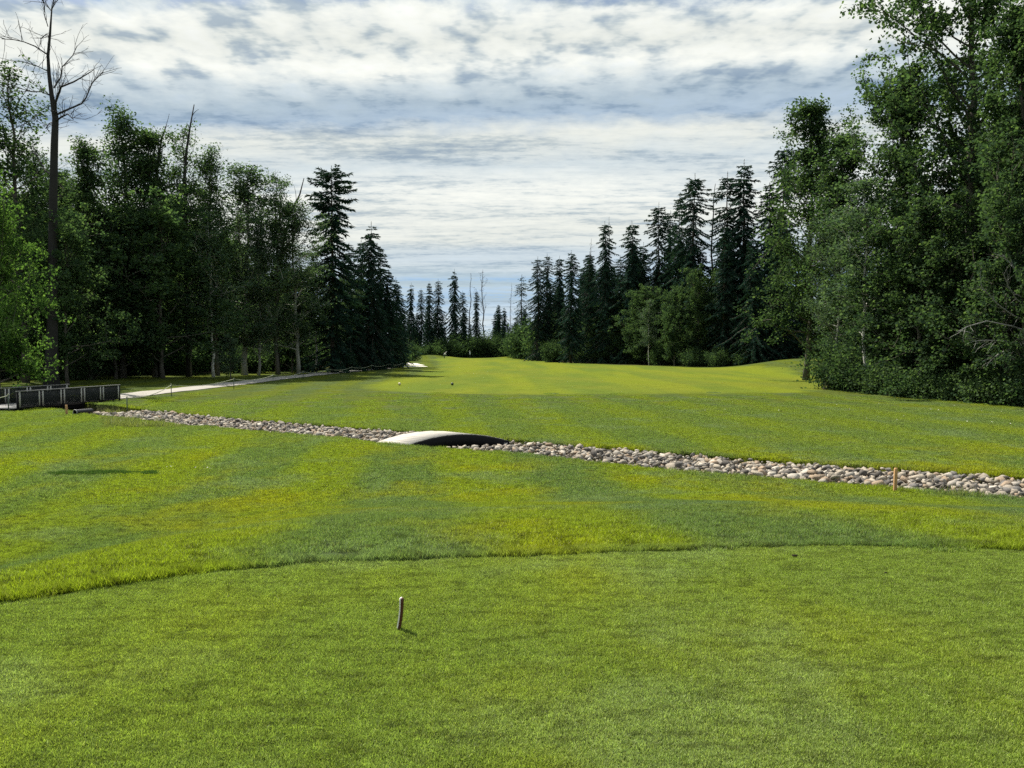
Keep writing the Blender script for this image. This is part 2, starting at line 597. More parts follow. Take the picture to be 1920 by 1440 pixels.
gx = axis([(-3000, -200, 400), (-200, -60, 12), (-60, -26, 1.6), (-26, -6, 0.2), (-6, 8, 0.14), (8, 14, 0.16), (14, 30, 0.5), (30, 60, 1.5), (60, 200, 12), (200, 3001, 400)])
gy = axis([(-3000, -100, 500), (-100, -10, 15), (-10, 2, 1.0), (2, 12, 0.16), (12, 40, 0.14), (40, 80, 0.8), (80, 230, 1.5), (230, 500, 20), (500, 3501, 500)])
GX, GY = np.meshgrid(gx, gy)
GZ = height(GX, GY)
nx, ny = len(gx), len(gy)
idx = np.arange(nx * ny).reshape(ny, nx)
F = np.stack([idx[:-1, :-1], idx[:-1, 1:], idx[1:, 1:], idx[1:, :-1]], -1).reshape(-1, 4)
gme = mesh_np('ground', np.stack([GX, GY, GZ], -1).reshape(-1, 3), F, M_GROUND, True)


def fairway_mask(x, y):
    left = np.interp(y, [44, 47, 52, 60, 80, 110, 150, 175, 195, 205], [6, -5, -9.5, -11.5, -10, -11, -14, -19, -17, -10])
    right = np.interp(y, [44, 47, 52, 70, 90, 120, 150, 175, 195, 205], [11, 18, 22, 28, 33, 19, 9, 5, 3, 0])
    return sstep(np.minimum(np.minimum(x - left, right - x), (y - 46) * 0.8), -3.0, 3.5)


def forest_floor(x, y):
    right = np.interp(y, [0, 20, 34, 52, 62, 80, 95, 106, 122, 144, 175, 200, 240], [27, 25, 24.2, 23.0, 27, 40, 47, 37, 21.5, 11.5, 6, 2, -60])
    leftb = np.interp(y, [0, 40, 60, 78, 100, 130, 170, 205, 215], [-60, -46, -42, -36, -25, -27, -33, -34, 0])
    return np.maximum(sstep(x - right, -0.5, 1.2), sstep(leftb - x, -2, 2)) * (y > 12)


col = np.zeros((nx * ny, 4), np.float32)
xf, yf = GX.ravel(), GY.ravel()
col[:, 0] = fairway_mask(xf, yf)
dc = ditch_cut(xf, yf)[0]
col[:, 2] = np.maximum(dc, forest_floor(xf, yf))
col[:, 3] = sstep(yf - tee_edge(xf), 0.05, -0.05) * (np.abs(xf) < 14)
ca = gme.color_attributes.new('zone', 'FLOAT_COLOR', 'POINT')
ca.data.foreach_set('color', col.ravel())
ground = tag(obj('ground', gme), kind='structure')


def ribbon(name, pl, width, mat, dz=0.012, step=0.5, ragged=0.12, seed=0):
    """a strip of surface laid on the ground along a polyline"""
    pl = np.asarray(pl, float)
    seg = np.hypot(*np.diff(pl, axis=0).T)
    s = np.concatenate(([0], np.cumsum(seg)))
    t = np.arange(0, s[-1], step)
    x, y = np.interp(t, s, pl[:, 0]), np.interp(t, s, pl[:, 1])
    k = max(1, int(3 / step))
    ker = np.ones(2 * k + 1) / (2 * k + 1)
    x = np.convolve(np.pad(x, k, mode='edge'), ker, 'valid')
    y = np.convolve(np.pad(y, k, mode='edge'), ker, 'valid')
    tx, ty = np.gradient(x), np.gradient(y)
    L = np.hypot(tx, ty)
    nxv, nyv = -ty / L, tx / L
    V = []
    offs = np.linspace(-0.5, 0.5, 9)
    for o_ in offs:
        wv = width * o_ * (1 + ragged * (vnoise(t * 1.3, t * 0 + o_ * 7, 5 + seed) - 0.5) * 2)
        X, Y = x + nxv * wv, y + nyv * wv
        edge = 0.0 if abs(o_) < 0.45 else -0.02
        V.append(np.stack([X, Y, base_height(X, Y) + dz + edge], -1))
    V = np.stack(V, 1).reshape(-1, 3)
    n_ = len(offs)
    i = np.arange(len(t) - 1)[:, None] * n_
    j = np.arange(n_ - 1)[None, :]
    Q = np.stack([i + j + 1, i + j, i + n_ + j, i + n_ + j + 1], -1).reshape(-1, 4)
    return obj(name, mesh_np(name, V, Q, mat, True))


M_PATH = simple('crushed_gravel', (0.32, 0.30, 0.268), 0.95, 0.1, 0.28, 1.4, 0.5)
M_SAND = simple('bunker_sand', (0.62, 0.59, 0.53), 0.95, 0.1, 0.12, 2.0, 0.3)
PATH = [(-34, 14), (-29, 24), (-25.2, 32), (-23.2, 37.5), (-22.5, 43), (-22.0, 52), (-21.6, 62), (-21.2, 74), (-20.0, 88), (-18.4, 100), (-17.2, 110)]
tag(ribbon('gravel_path', PATH, 2.3, M_PATH, 0.05, 0.5), kind='structure')


def patch(name, cx, cy, a, b, rot, mat, seed, dz=0.05):
    """an irregular sheet lying on the ground, slightly dished"""
    n_, rings = 40, 6
    V = [(cx, cy)]
    for r in range(1, rings + 1):
        for k in range(n_):
            th = 2 * PI * k / n_
            wob = 1 + 0.28 * math.sin(2 * th + seed) + 0.14 * math.sin(3 * th + 2.1 * seed) + 0.07 * math.sin(5 * th + seed * 3)
            u_, v_ = a * r / rings * wob * math.cos(th), b * r / rings * wob * math.sin(th)
            V.append((cx + u_ * math.cos(rot) - v_ * math.sin(rot), cy + u_ * math.sin(rot) + v_ * math.cos(rot)))
    V = np.array(V)
    z = base_height(V[:, 0], V[:, 1]) + dz
    z[1 + (rings - 1) * n_:] -= dz * 1.3
    T = [(0, 1 + k, 1 + (k + 1) % n_) for k in range(n_)]
    Q = []
    for r in range(rings - 1):
        for k in range(n_):
            a0, a1 = 1 + r * n_ + k, 1 + r * n_ + (k + 1) % n_
            Q.append((a0, a0 + n_, a1 + n_, a1))
    return obj(name, mesh_np(name, np.column_stack([V, z]), [np.array(Q), np.array(T)], mat, True))


for cx, cy, a, b, rot, sd_ in [(-16.2, 117, 2.6, 1.6, 0.3, 1), (-16.8, 124, 2.4, 2.0, 0.2, 2), (-17.8, 131, 2.3, 2.0, 0.1, 4)]:
    tag(patch('sand_bunker', cx, cy, a, b, rot, M_SAND, sd_, 0.07), kind='structure')

# ------------------------------------------------------------------ grass: patches of blades scattered over the near turf
def blade_patch(name, size, n_, h, wd, lean, seed, mat):
    g = np.random.default_rng(seed)
    p = (g.random((n_, 2)) - 0.5) * size * 1.25
    keep = np.hypot(p[:, 0], p[:, 1]) < size * 0.66
    p = p[keep]
    k = len(p)
    az = g.random(k) * 2 * PI
    hh = h * (0.45 + 0.75 * g.random(k) ** 1.5)
    ln = lean * (0.2 + 1.1 * g.random(k))
    az2 = g.random(k) * 2 * PI
    bx, by = np.cos(az) * wd * 0.5, np.sin(az) * wd * 0.5
    base = np.column_stack([p, np.full(k, -0.004)])
    tip = np.column_stack([p[:, 0] + np.cos(az2) * hh * ln, p[:, 1] + np.sin(az2) * hh * ln, hh * np.sqrt(np.clip(1 - 0.6 * ln * ln, 0.15, 1))])
    a = base + np.column_stack([bx, by, np.zeros(k)])
    b = base - np.column_stack([bx, by, np.zeros(k)])
    mid = (base + tip) * 0.5
    mid[:, 2] += hh * 0.10
    c = mid - np.column_stack([bx, by, np.zeros(k)]) * 0.8
    d = mid + np.column_stack([bx, by, np.zeros(k)]) * 0.8
    V = np.stack([a, b, c, d, tip], 1).reshape(-1, 3)
    i = np.arange(k)[:, None] * 5
    Q = i + np.array([[0, 1, 2, 3]])
    T = i + np.array([[3, 2, 4]])
    return bpy.data.objects.new(name, mesh_np(name, V, [Q, T], mat))


def scatter(name, pts, normals, spin, scl, which, protos, label):
    """one object whose geometry nodes put the given patch on every point"""
    me = bpy.data.meshes.new(name)
    me.vertices.add(len(pts))
    me.vertices.foreach_set('co', np.asarray(pts, np.float32).ravel())
    rot = np.zeros((len(pts), 3), np.float32)
    for i, (nn, sp) in enumerate(zip(normals, spin)):
        q = Vector((0, 0, 1)).rotation_difference(Vector(nn))
        e = (q.to_matrix() @ Matrix.Rotation(sp, 3, 'Z')).to_euler()
        rot[i] = e
    ar = me.attributes.new('rot', 'FLOAT_VECTOR', 'POINT')
    ar.data.foreach_set('vector', rot.ravel())
    asx = me.attributes.new('scl', 'FLOAT', 'POINT')
    asx.data.foreach_set('value', np.asarray(scl, np.float32))
    aw = me.attributes.new('which', 'INT', 'POINT')
    aw.data.foreach_set('value', np.asarray(which, np.int32))
    o = obj(name, me)
    ng = bpy.data.node_groups.new(name + '_nodes', 'GeometryNodeTree')
    ng.interface.new_socket('Geometry', in_out='INPUT', socket_type='NodeSocketGeometry')
    ng.interface.new_socket('Geometry', in_out='OUTPUT', socket_type='NodeSocketGeometry')
    n = ng.nodes
    gi, go = n.new('NodeGroupInput'), n.new('NodeGroupOutput')
    join = n.new('GeometryNodeJoinGeometry')

    def attr(nm, typ):
        a_ = n.new('GeometryNodeInputNamedAttribute')
        a_.data_type = typ
        a_.inputs[0].default_value = nm
        return a_.outputs[0]
    ra, sa, wa = attr('rot', 'FLOAT_VECTOR'), attr('scl', 'FLOAT'), attr('which', 'INT')
    for k, pr in enumerate(protos):
        oi = n.new('GeometryNodeObjectInfo')
        oi.inputs['Object'].default_value = pr
        oi.inputs['As Instance'].default_value = True
        ins = n.new('GeometryNodeInstanceOnPoints')
        cmp_ = n.new('FunctionNodeCompare')
        cmp_.data_type = 'INT'
        cmp_.operation = 'EQUAL'
        ng.links.new(wa, cmp_.inputs[2])
        cmp_.inputs[3].default_value = k
        ng.links.new(gi.outputs[0], ins.inputs['Points'])
        ng.links.new(cmp_.outputs[0], ins.inputs['Selection'])
        ng.links.new(oi.outputs['Geometry'], ins.inputs['Instance'])
        ng.links.new(ra, ins.inputs['Rotation'])
        ng.links.new(sa, ins.inputs['Scale'])
        ng.links.new(ins.outputs[0], join.inputs[0])
    ng.links.new(join.outputs[0], go.inputs[0])
    md = o.modifiers.new('scatter', 'NODES')
    md.node_group = ng
    return tag(o, label, 'grass', kind='stuff')


def normals_at(x, y):
    e = 0.15
    gx_ = (base_height(x + e, y) - base_height(x - e, y)) / (2 * e)
    gy_ = (base_height(x, y + e) - base_height(x, y - e)) / (2 * e)
    N = np.column_stack([-gx_, -gy_, np.ones_like(gx_)])
    return N / np.linalg.norm(N, axis=1, keepdims=True)


def lay_grass(name, step, ylo, yhi, keepf, protos, label, seed, smin=0.9, smax=1.15, half=0.70, margin=0.6):
    g = np.random.default_rng(seed)
    X, Y = np.meshgrid(np.arange(-half * yhi - margin, half * yhi + margin, step), np.arange(ylo, yhi, step))
    x = X.ravel() + (g.random(X.size) - 0.5) * step * 0.45
    y = Y.ravel() + (g.random(X.size) - 0.5) * step * 0.45
    k = (np.abs(x) < half * y + margin) & keepf(x, y)
    x, y = x[k], y[k]
    z = height(x, y)
    return scatter(name, np.column_stack([x, y, z]), normals_at(x, y), g.random(len(x)) * 2 * PI, smin + (smax - smin) * g.random(len(x)), g.integers(0, len(protos), len(x)), protos, label)


tee_p = [blade_patch('tee_blades_%d' % i, 0.30, 4800, 0.016, 0.0036, 1.0, 20 + i, M_TEE) for i in range(3)]
lay_grass('tee_turf', 0.21, 2.2, 6.6, lambda x, y: y < tee_edge(x) - 0.07, tee_p, 'close mown green turf of the raised tee in the foreground', 1)
rough_p = [blade_patch('rough_blades_%d' % i, 0.42, 2300, 0.040, 0.0052, 0.85, 30 + i, M_ROUGH) for i in range(4)]


def not_ditch(x, y, m=0.10):
    return poly_dist(x, y, DITCH)[0] > DITCH_W + m


gk = np.random.default_rng(91)
lay_grass('slope_turf', 0.30, 3.5, 14.0, lambda x, y: (y > tee_edge(x) + 0.16) & not_ditch(x, y, 0.2), rough_p, 'longer grass on the slope between the tee edge and the ditch', 2, 0.8, 1.15)
rough_f = [blade_patch('far_rough_blades_%d' % i, 0.70, 2400, 0.045, 0.010, 0.9, 40 + i, M_ROUGH) for i in range(3)]
lay_grass('ditch_side_turf', 0.50, 13.6, 50.0, lambda x, y: not_ditch(x, y, 0.32) & (gk.random(len(x)) > sstep(y, 22, 50)) & (poly_dist(x, y, np.array(PATH))[0] > 1.7), rough_f, 'mown rough on both sides of the stone ditch', 3)
# the rim of taller grass along the tee edge
rim_p = [blade_patch('rim_blades_%d' % i, 0.13, 420, 0.062, 0.0042, 0.65, 50 + i, M_ROUGH) for i in range(3)]
ex = np.arange(-4.2, 4.9, 0.035)
ge = np.random.default_rng(5)
ey = tee_edge(ex) + 0.055 + (ge.random(len(ex)) - 0.5) * 0.05
scatter('tee_edge_grass', np.column_stack([ex, ey, height(ex, ey)]), normals_at(ex, ey), ge.random(len(ex)) * 6.28, 0.55 + 0.65 * vnoise(ex * 2.3, ex * 0, 8) * (0.8 + 0.4 * ge.random(len(ex))), ge.integers(0, 3, len(ex)), rim_p, 'dark rim of longer grass along the front edge of the tee')
# grass hanging over both banks of the ditch
bank_p = [blade_patch('bank_blades_%d' % i, 0.26, 330, 0.11, 0.008, 0.8, 60 + i, M_ROUGH) for i in range(3)]
dl = np.concatenate(([0], np.cumsum(np.hypot(*np.diff(DITCH, axis=0).T))))
ts = np.arange(10, dl[-1] - 8, 0.16)
dxp, dyp = np.interp(ts, dl, DITCH[:, 0]), np.interp(ts, dl, DITCH[:, 1])
tx_, ty_ = np.gradient(dxp), np.gradient(dyp)
Ln = np.hypot(tx_, ty_)
bp = []
for sgn in (-1, 1):
    off = sgn * (DITCH_W + 0.06 + 0.12 * ge.random(len(ts)))
    bp.append(np.column_stack([dxp - ty_ / Ln * off, dyp + tx_ / Ln * off]))
bp = np.vstack(bp)
scatter('bank_grass', np.column_stack([bp, base_height(bp[:, 0], bp[:, 1]) - 0.02]), normals_at(bp[:, 0], bp[:, 1]), ge.random(len(bp)) * 6.28, 0.6 + 0.6 * ge.random(len(bp)), ge.integers(0, 3, len(bp)), bank_p, 'grass fringe hanging over the banks of the stone ditch')
# weeds growing among the stones at the left end and near the right stake
M_WEED = blade_material('weed_blades', lambda n: (n.mix(n.noise(None, 3.0, 2), (0.12, 0.16, 0.04), (0.26, 0.27, 0.09)), None, None, None), 0.6, 0.4)
weed_p = [blade_patch('weed_blades_%d' % i, 0.5, 90, 0.30, 0.014, 0.8, 70 + i, M_WEED) for i in range(2)]
wp = []
for k in range(85):
    px, py = ge.uniform(190, 345), ge.uniform(772, 803)
    if py < 768 + (px - 190) * 0.15: continue
    wp.append(ground_at(px, py)[:2])
for k in range(14):
    wp.append(ground_at(ge.uniform(1770, 1915), ge.uniform(905, 932))[:2])
for k in range(5):
    wp.append(ground_at(ge.uniform(690, 706), ge.uniform(812, 824))[:2])
wp = np.array(wp)
scatter('ditch_weeds', np.column_stack([wp, height(wp[:, 0], wp[:, 1])]), normals_at(wp[:, 0], wp[:, 1]), ge.random(len(wp)) * 6.28, 0.5 + 0.6 * ge.random(len(wp)), ge.integers(0, 2, len(wp)), weed_p, 'straggly pale weeds growing among the ditch stones')
# dark strip of unmown grass left of the middle
sp = np.array([ground_at(px, 890 - (px - 90) * 0.012 + ge.uniform(-2.5, 2.5))[:2] for px in np.linspace(92, 288, 110)])
M_TUFT = blade_material('tuft_blades', lambda n: (n.mix(0.5, (0.05, 0.11, 0.02), (0.075, 0.14, 0.03)), None, None, None), 0.5, 0.35)
tuft_p = [blade_patch('tuft_blades_%d' % i, 0.14, 160, 0.10, 0.007, 0.6, 80 + i, M_TUFT) for i in range(2)]
scatter('uncut_grass_strip', np.column_stack([sp, height(sp[:, 0], sp[:, 1])]), normals_at(sp[:, 0], sp[:, 1]), ge.random(len(sp)) * 6.28, 0.30 + 0.65 * vnoise(sp[:, 0] * 3.0, sp[:, 1], 4) * (0.7 + 0.6 * ge.random(len(sp))), ge.integers(0, 2, len(sp)), tuft_p, 'dark strip of uncut grass lying across the mown slope')

# ------------------------------------------------------------------ the stone ditch
M_ROCK, n, out = material('ditch_stone')
rp = n.add('ShaderNodeNewGeometry').outputs['Random Per Island']
ro = n.add('ShaderNodeObjectInfo').outputs['Random']
rr = n.math('FRACT', n.math('ADD', n.math('MULTIPLY', rp, 3.7), n.math('MULTIPLY', ro, 5.3)))
lc = n.add('ShaderNodeTexCoord').outputs['Object']
rc = n.ramp(rr, [(0.0, (0.10, 0.090, 0.080)), (0.20, (0.27, 0.235, 0.190)), (0.4, (0.33, 0.285, 0.225)), (0.55, (0.27, 0.205, 0.145)), (0.67, (0.30, 0.270, 0.230)), (0.80, (0.15, 0.140, 0.130)), (0.91, (0.43, 0.390, 0.330)), (1.0, (0.33, 0.26, 0.20))], 'CONSTANT')
nn_ = n.noise(lc, 9.0, 6, 0.65)
rc = n.mix(n.math('MULTIPLY', nn_, 0.7), n.scale(rc, 1.22), n.scale(rc, 0.62))
principled(n, out, rc, 0.9, 0.2, bump(n, nn_, 0.5, 0.03))


def rock_shape(seed, npt=15):
    """a broken stone: the hull of scattered points"""
    g = random.Random(seed)
    bm = bmesh.new()
    for _ in range(npt):
        v = Vector((g.gauss(0, 1), g.gauss(0, 1), g.gauss(0, 1))).normalized() * g.uniform(0.82, 1.08)
        bm.verts.new((v.x, v.y * 0.80, v.z * 0.60))
    r = bmesh.ops.convex_hull(bm, input=bm.verts)
    bmesh.ops.delete(bm, geom=[e for e in set(r['geom_interior']) | set(r['geom_unused']) if isinstance(e, bmesh.types.BMVert)], context='VERTS')
    bmesh.ops.triangulate(bm, faces=bm.faces[:])
    bm.verts.index_update()
    V = np.array([v.co[:] for v in bm.verts])
    T = np.array([[v.index for v in f.verts] for f in bm.faces])
    bm.free()
    return V, T


shapes = [rock_shape(i, 20) for i in range(7)]
lowshapes = [rock_shape(i + 20, 13) for i in range(6)]
rock_me = [mesh_np('stone_%d' % i, v * 0.5, t, M_ROCK) for i, (v, t) in enumerate(shapes)]
bed_me_b = MB()
tb = np.arange(0, dl[-1], 0.3)
bx_, by_ = np.interp(tb, dl, DITCH[:, 0]), np.interp(tb, dl, DITCH[:, 1])
bt, bu = np.gradient(bx_), np.gradient(by_)
bl_ = np.hypot(bt, bu)
offs = np.linspace(-1.25, 1.25, 7)
Vb = np.stack([np.stack([bx_ - bu / bl_ * o_, by_ + bt / bl_ * o_, height(bx_ - bu / bl_ * o_, by_ + bt / bl_ * o_) + 0.012], -1) for o_ in offs], 1).reshape(-1, 3)
i = np.arange(len(tb) - 1)[:, None] * 7
j = np.arange(6)[None, :]
bed_me_b.add(Vb, np.stack([i + j + 1, i + j, i + 7 + j, i + 8 + j], -1).reshape(-1, 4))
M_BED = simple('ditch_bed_soil', (0.075, 0.062, 0.048), 0.95, 0.1, 0.4, 5.0, 0.5)
bed = bed_me_b.build('ditch_bed', M_BED, smooth=True)
tag(bed, kind='structure')
gr_ = np.random.default_rng(12)
Bp, Ap, Cp = np.array((-3.06, 22.0)), np.array((-4.06, 22.85)), np.array((-0.10, 23.25))       # corners of the footbridge
BIV = np.linalg.inv(np.array([Cp - Bp, Ap - Bp]))
rocks = []
for layer, (zoff, spacing) in enumerate([(-0.12, 0.135), (0.0, 0.135)]):
    for t in np.arange(12.0, 60.5, spacing):
        x0, y0 = np.interp(t, dl, DITCH[:, 0]), np.interp(t, dl, DITCH[:, 1])
        x1, y1 = np.interp(t + 0.05, dl, DITCH[:, 0]), np.interp(t + 0.05, dl, DITCH[:, 1])
        tx, ty = (x1 - x0) / 0.05, (y1 - y0) / 0.05
        for o_ in np.arange(-1.34, 1.35, spacing):
            oo = o_ + gr_.normal(0, 0.05)
            tj = gr_.normal(0, 0.06)
            X, Y = x0 + tx * tj - ty * oo, y0 + ty * tj + tx * oo
            s = float(np.clip(gr_.lognormal(math.log(0.158), 0.36), 0.07, 0.32))
            if layer == 1 and (gr_.random() < 0.25 or abs(oo) > 1.25): continue
            # the bridge covers a stretch; keep its opening clear of the top layer
            z = float(base_height(np.array([X]), np.array([Y]))[0]) + zoff + gr_.normal(0, 0.025) - 0.03 * (abs(oo) < 0.4)
            if layer == 0 and oo > 1.2: z += 0.08
            z -= 0.05 * sstep(-oo, 0.1, 1.2)                 # the stones sit lower under the far bank
            bs = (np.array((X, Y)) - Bp) @ BIV                # place under the footbridge: along, across
            if -0.02 < bs[0] < 1.02 and -0.75 < bs[1] < 1.1:
                if layer == 1: continue
                z -= 0.12
            rocks.append((X, Y, z, s))
vis = [r for r in rocks if abs(r[0]) < 0.69 * r[1]]
order = sorted(range(len(rocks)), key=lambda k: -(rocks[k][3] / rocks[k][1]) if (abs(rocks[k][0]) < 0.68 * rocks[k][1] and rocks[k][2] > LOW - 0.15) else 0)
near = set(order[:300])
rest = MB()
for k, (X, Y, z, s) in enumerate(rocks):
    e = Euler((gr_.normal(0, 0.35), gr_.normal(0, 0.35), gr_.random() * 6.28))
    sc = Vector((s * gr_.uniform(0.9, 1.25), s * gr_.uniform(0.85, 1.15), s * gr_.uniform(0.8, 1.2)))
    if k in near:
        o = obj('stone', rock_me[gr_.integers(0, 7)], bed, (X, Y, z))
        o.rotation_euler = e
        o.scale = sc
    else:
        V, T = lowshapes[gr_.integers(0, 6)]
        Mx = np.array(e.to_matrix())
        rest.add((V * 0.5 * np.array(sc)) @ Mx.T + (X, Y, z), T=T)
ro_ = rest.build('stones', M_ROCK, bed)
tag(ro_, kind='stuff')

# ------------------------------------------------------------------ arched footbridge
M_DECK = simple('pale_deck', (0.40, 0.375, 0.335), 0.9, 0.15, 0.28, 3.0, 0.35)
M_BLACK = simple('black_steel', (0.010, 0.010, 0.011), 0.8, 0.12, 0.3, 5.0)
M_CONC = simple('concrete', (0.30, 0.29, 0.27), 0.9, 0.2, 0.25, 4.0, 0.3)
Dp = Cp + (Ap - Bp)
gz = LOW
bridge = empty('arched_footbridge', (*(0.5 * (Bp + Dp)), gz))
tag(bridge, 'low arched footbridge with pale deck and black sides over the stone ditch', 'bridge')
bc = np.array((*(0.5 * (Bp + Dp)), gz))


def arch_z(s, rise=0.27):
    return rise * (1 - (2 * s - 1) ** 2) - 0.02


def arch_sheet(l0, l1, r0, r1, ztop, thick, name, mat, parent, n_=24, smooth=False):
    """curved slab between two ground lines l0-l1 and r0-r1"""
    mb = MB()
    V = []
    for k in range(n_ + 1):
        s = k / n_
        L = l0 + (l1 - l0) * s
        Rr = r0 + (r1 - r0) * s
        zt = arch_z(s) + ztop
        for q in ((*L, zt), (*Rr, zt), (*Rr, zt - thick), (*L, zt - thick)):
            V.append((q[0] - bc[0], q[1] - bc[1], q[2]))
    Q = []
    for k in range(n_):
        a = 4 * k
        for e in range(4):
            f = (e + 1) % 4
            Q.append((a + e, a + f, a + 4 + f, a + 4 + e))
    Q += [(3, 2, 1, 0), (4 * n_, 4 * n_ + 1, 4 * n_ + 2, 4 * n_ + 3)]
    mb.add(V, Q)
    return mb.build(name, mat, parent, smooth)


# deck: cross boards laid side by side along the arch
NB = 22
for k in range(NB):
    s0, s1 = k / NB, (k + 0.93) / NB
    mb = MB()
    V = []
    for s in (s0, s1):
        for side0, side1 in ((Ap, Dp), (Bp, Cp)):
            p = side0 + (side1 - side0) * s
            for dzv in (0.0, -0.045):
                V.append((p[0] - bc[0], p[1] - bc[1], arch_z(s) + dzv + 0.004 * ((k * 7) % 3 - 1)))
    mb.add(V, [(0, 4, 6, 2), (1, 3, 7, 5), (0, 2, 3, 1), (4, 5, 7, 6), (0, 1, 5, 4), (2, 6, 7, 3)])
    mb.build('deck_board', M_DECK, bridge)
wv = (Ap - Bp) / np.linalg.norm(Ap - Bp)
for a, b, inward in ((Bp, Cp, 1), (Ap, Dp, -1)):
    arch_sheet(a - wv * 0.03 * inward, b - wv * 0.03 * inward, a + wv * 0.05 * inward, b + wv * 0.05 * inward, -0.012, 0.31, 'side_beam', M_BLACK, bridge)
mid0, mid1 = 0.5 * (Ap + Bp), 0.5 * (Cp + Dp)
arch_sheet(mid0 - wv * 0.05, mid1 - wv * 0.05, mid0 + wv * 0.05, mid1 + wv * 0.05, -0.06, 0.2, 'centre_beam', M_BLACK, bridge)
for p, q in ((Ap, Bp), (Dp, Cp)):
    mb = MB()
    dv = (q - p)
    nv = np.array((-dv[1], dv[0])) / np.linalg.norm(dv) * 0.16
    V = []
    for zz in (-0.45, -0.075):
        for c_ in (p + nv, q + nv, q - nv, p - nv):
            V.append((c_[0] - bc[0], c_[1] - bc[1], zz))
    mb.add(V, [(3, 2, 1, 0), (4, 5, 6, 7), (0, 1, 5, 4), (1, 2, 6, 5), (2, 3, 7, 6), (3, 0, 4, 7)])
    mb.build('abutment', M_CONC, bridge)

# ------------------------------------------------------------------ cart bridge with railings on the left
M_RAIL = simple('weathered_rail', (0.15, 0.15, 0.145), 0.6, 0.4, 0.2, 4.0)
M_STILE = simple('pale_stile', (0.40, 0.39, 0.35), 0.7, 0.3, 0.15, 6.0)
M_PANEL = simple('dark_mesh_panel', (0.010, 0.014, 0.014), 0.6, 0.3, 0.3, 6.0)
M_WOOD = simple('raw_wood', (0.40, 0.24, 0.11), 0.85, 0.2, 0.25, 9.0, 0.3)


def railing(a, b, bays, label, hgt=0.88):
    a, b = np.array(a, float), np.array(b, float)
    d = b - a
    L = np.linalg.norm(d)
    t = empty('bridge_railing', (*a, hz(*a) if abs(ditch_cut(np.array([a[0]]), np.array([a[1]]))[0][0]) < 0.1 else LOW), math.atan2(d[1], d[0]))
    tag(t, label, 'railing', 'railings of the cart bridge')
    rise = 0.02
    mb = MB(); mb.box((-0.06, -0.04, hgt - 0.045), (L + 0.06, 0.04, hgt)); mb.build('top_rail', M_RAIL, t)
    mb = MB(); mb.box((0, -0.025, 0.10), (L, 0.025, 0.14)); mb.build('bottom_rail', M_BLACK, t)
    bw = L / bays
    for k in range(bays + 1):
        x = k * bw
        mb = MB(); mb.box((x - 0.035, -0.035, -0.35), (x + 0.035, 0.035, hgt - 0.053)); mb.build('post', M_BLACK, t)
        for sx in (-1, 1):
            if (k == 0 and sx < 0) or (k == bays and sx > 0): continue
            mb = MB(); x2 = x + sx * 0.10
            mb.box((x2 - 0.03, -0.045, 0.143), (x2 + 0.03, 0.012, hgt - 0.056)); mb.build('stile', M_STILE, t)
    for k in range(bays):
        x0, x1 = k * bw + 0.14, (k + 1) * bw - 0.14
        pan = MB()                                  # netting: close bars in two directions
        for q in np.linspace(x0, x1, 24):
            pan.box((q - 0.0125, -0.012, 0.143), (q + 0.0125, 0.004, hgt - 0.056))
        for q in np.linspace(0.2, hgt - 0.1, 14):
            pan.box((x0, -0.019, q - 0.007), (x1, -0.013, q + 0.007))
        pan.build('mesh_panel', M_PANEL, t)
    return t


RA, RB = (-22.15, 34.4), (-20.75, 40.6)
railing(RA, RB, 5, 'near railing of the cart bridge with dark mesh panels and pale stiles')
railing((RA[0] - 3.0, RA[1] + 0.5), (RB[0] - 3.0, RB[1] + 0.5), 5, 'rear railing of the cart bridge behind the near one, mostly hidden')
cb = empty('cart_bridge', (-22.95, 37.7, LOW), math.atan2(RB[1] - RA[1], RB[0] - RA[0]))
tag(cb, 'flat plank cart bridge carrying the gravel path across the ditch between two railings', 'bridge')
for k in range(26):
    mb = MB(); x = -3.2 + k * 0.246
    mb.box((x, -1.42, 0.055), (x + 0.232, 1.42, 0.10)); mb.build('plank', M_RAIL, cb)
for yy in (-1.2, 0, 1.2):
    mb = MB(); mb.box((-3.2, yy - 0.08, -0.17), (3.2, yy + 0.08, 0.052)); mb.build('beam', M_BLACK, cb)

# culvert pipe end beside the stake, near the railing
M_PIPE = simple('black_plastic_pipe', (0.012, 0.012, 0.013), 0.4, 0.5, 0.2, 5)
M_PIPEIN = simple('grey_pipe_rim', (0.35, 0.35, 0.34), 0.6, 0.3, 0.2, 5)
pc = ground_at(141, 777)
pipe = empty('culvert_pipe', (pc[0], pc[1], pc[2] + 0.08), R(68))
tag(pipe, 'black culvert pipe end lying by the left end of the ditch', 'pipe')
mb = MB()
pts = [(k * 0.05, 0, 0) for k in range(17)]
mb.tube(pts, [0.125 if k % 2 else 0.115 for k in range(17)], 14, False)
mb.build('pipe_wall', M_PIPE, pipe, True)
mb = MB()
ang = np.linspace(0, 2 * PI, 25)
mb.tube([(-0.01, 0.12 * math.cos(a), 0.12 * math.sin(a)) for a in ang], 0.014, 5, False)
mb.build('rim', M_PIPEIN, pipe, True)

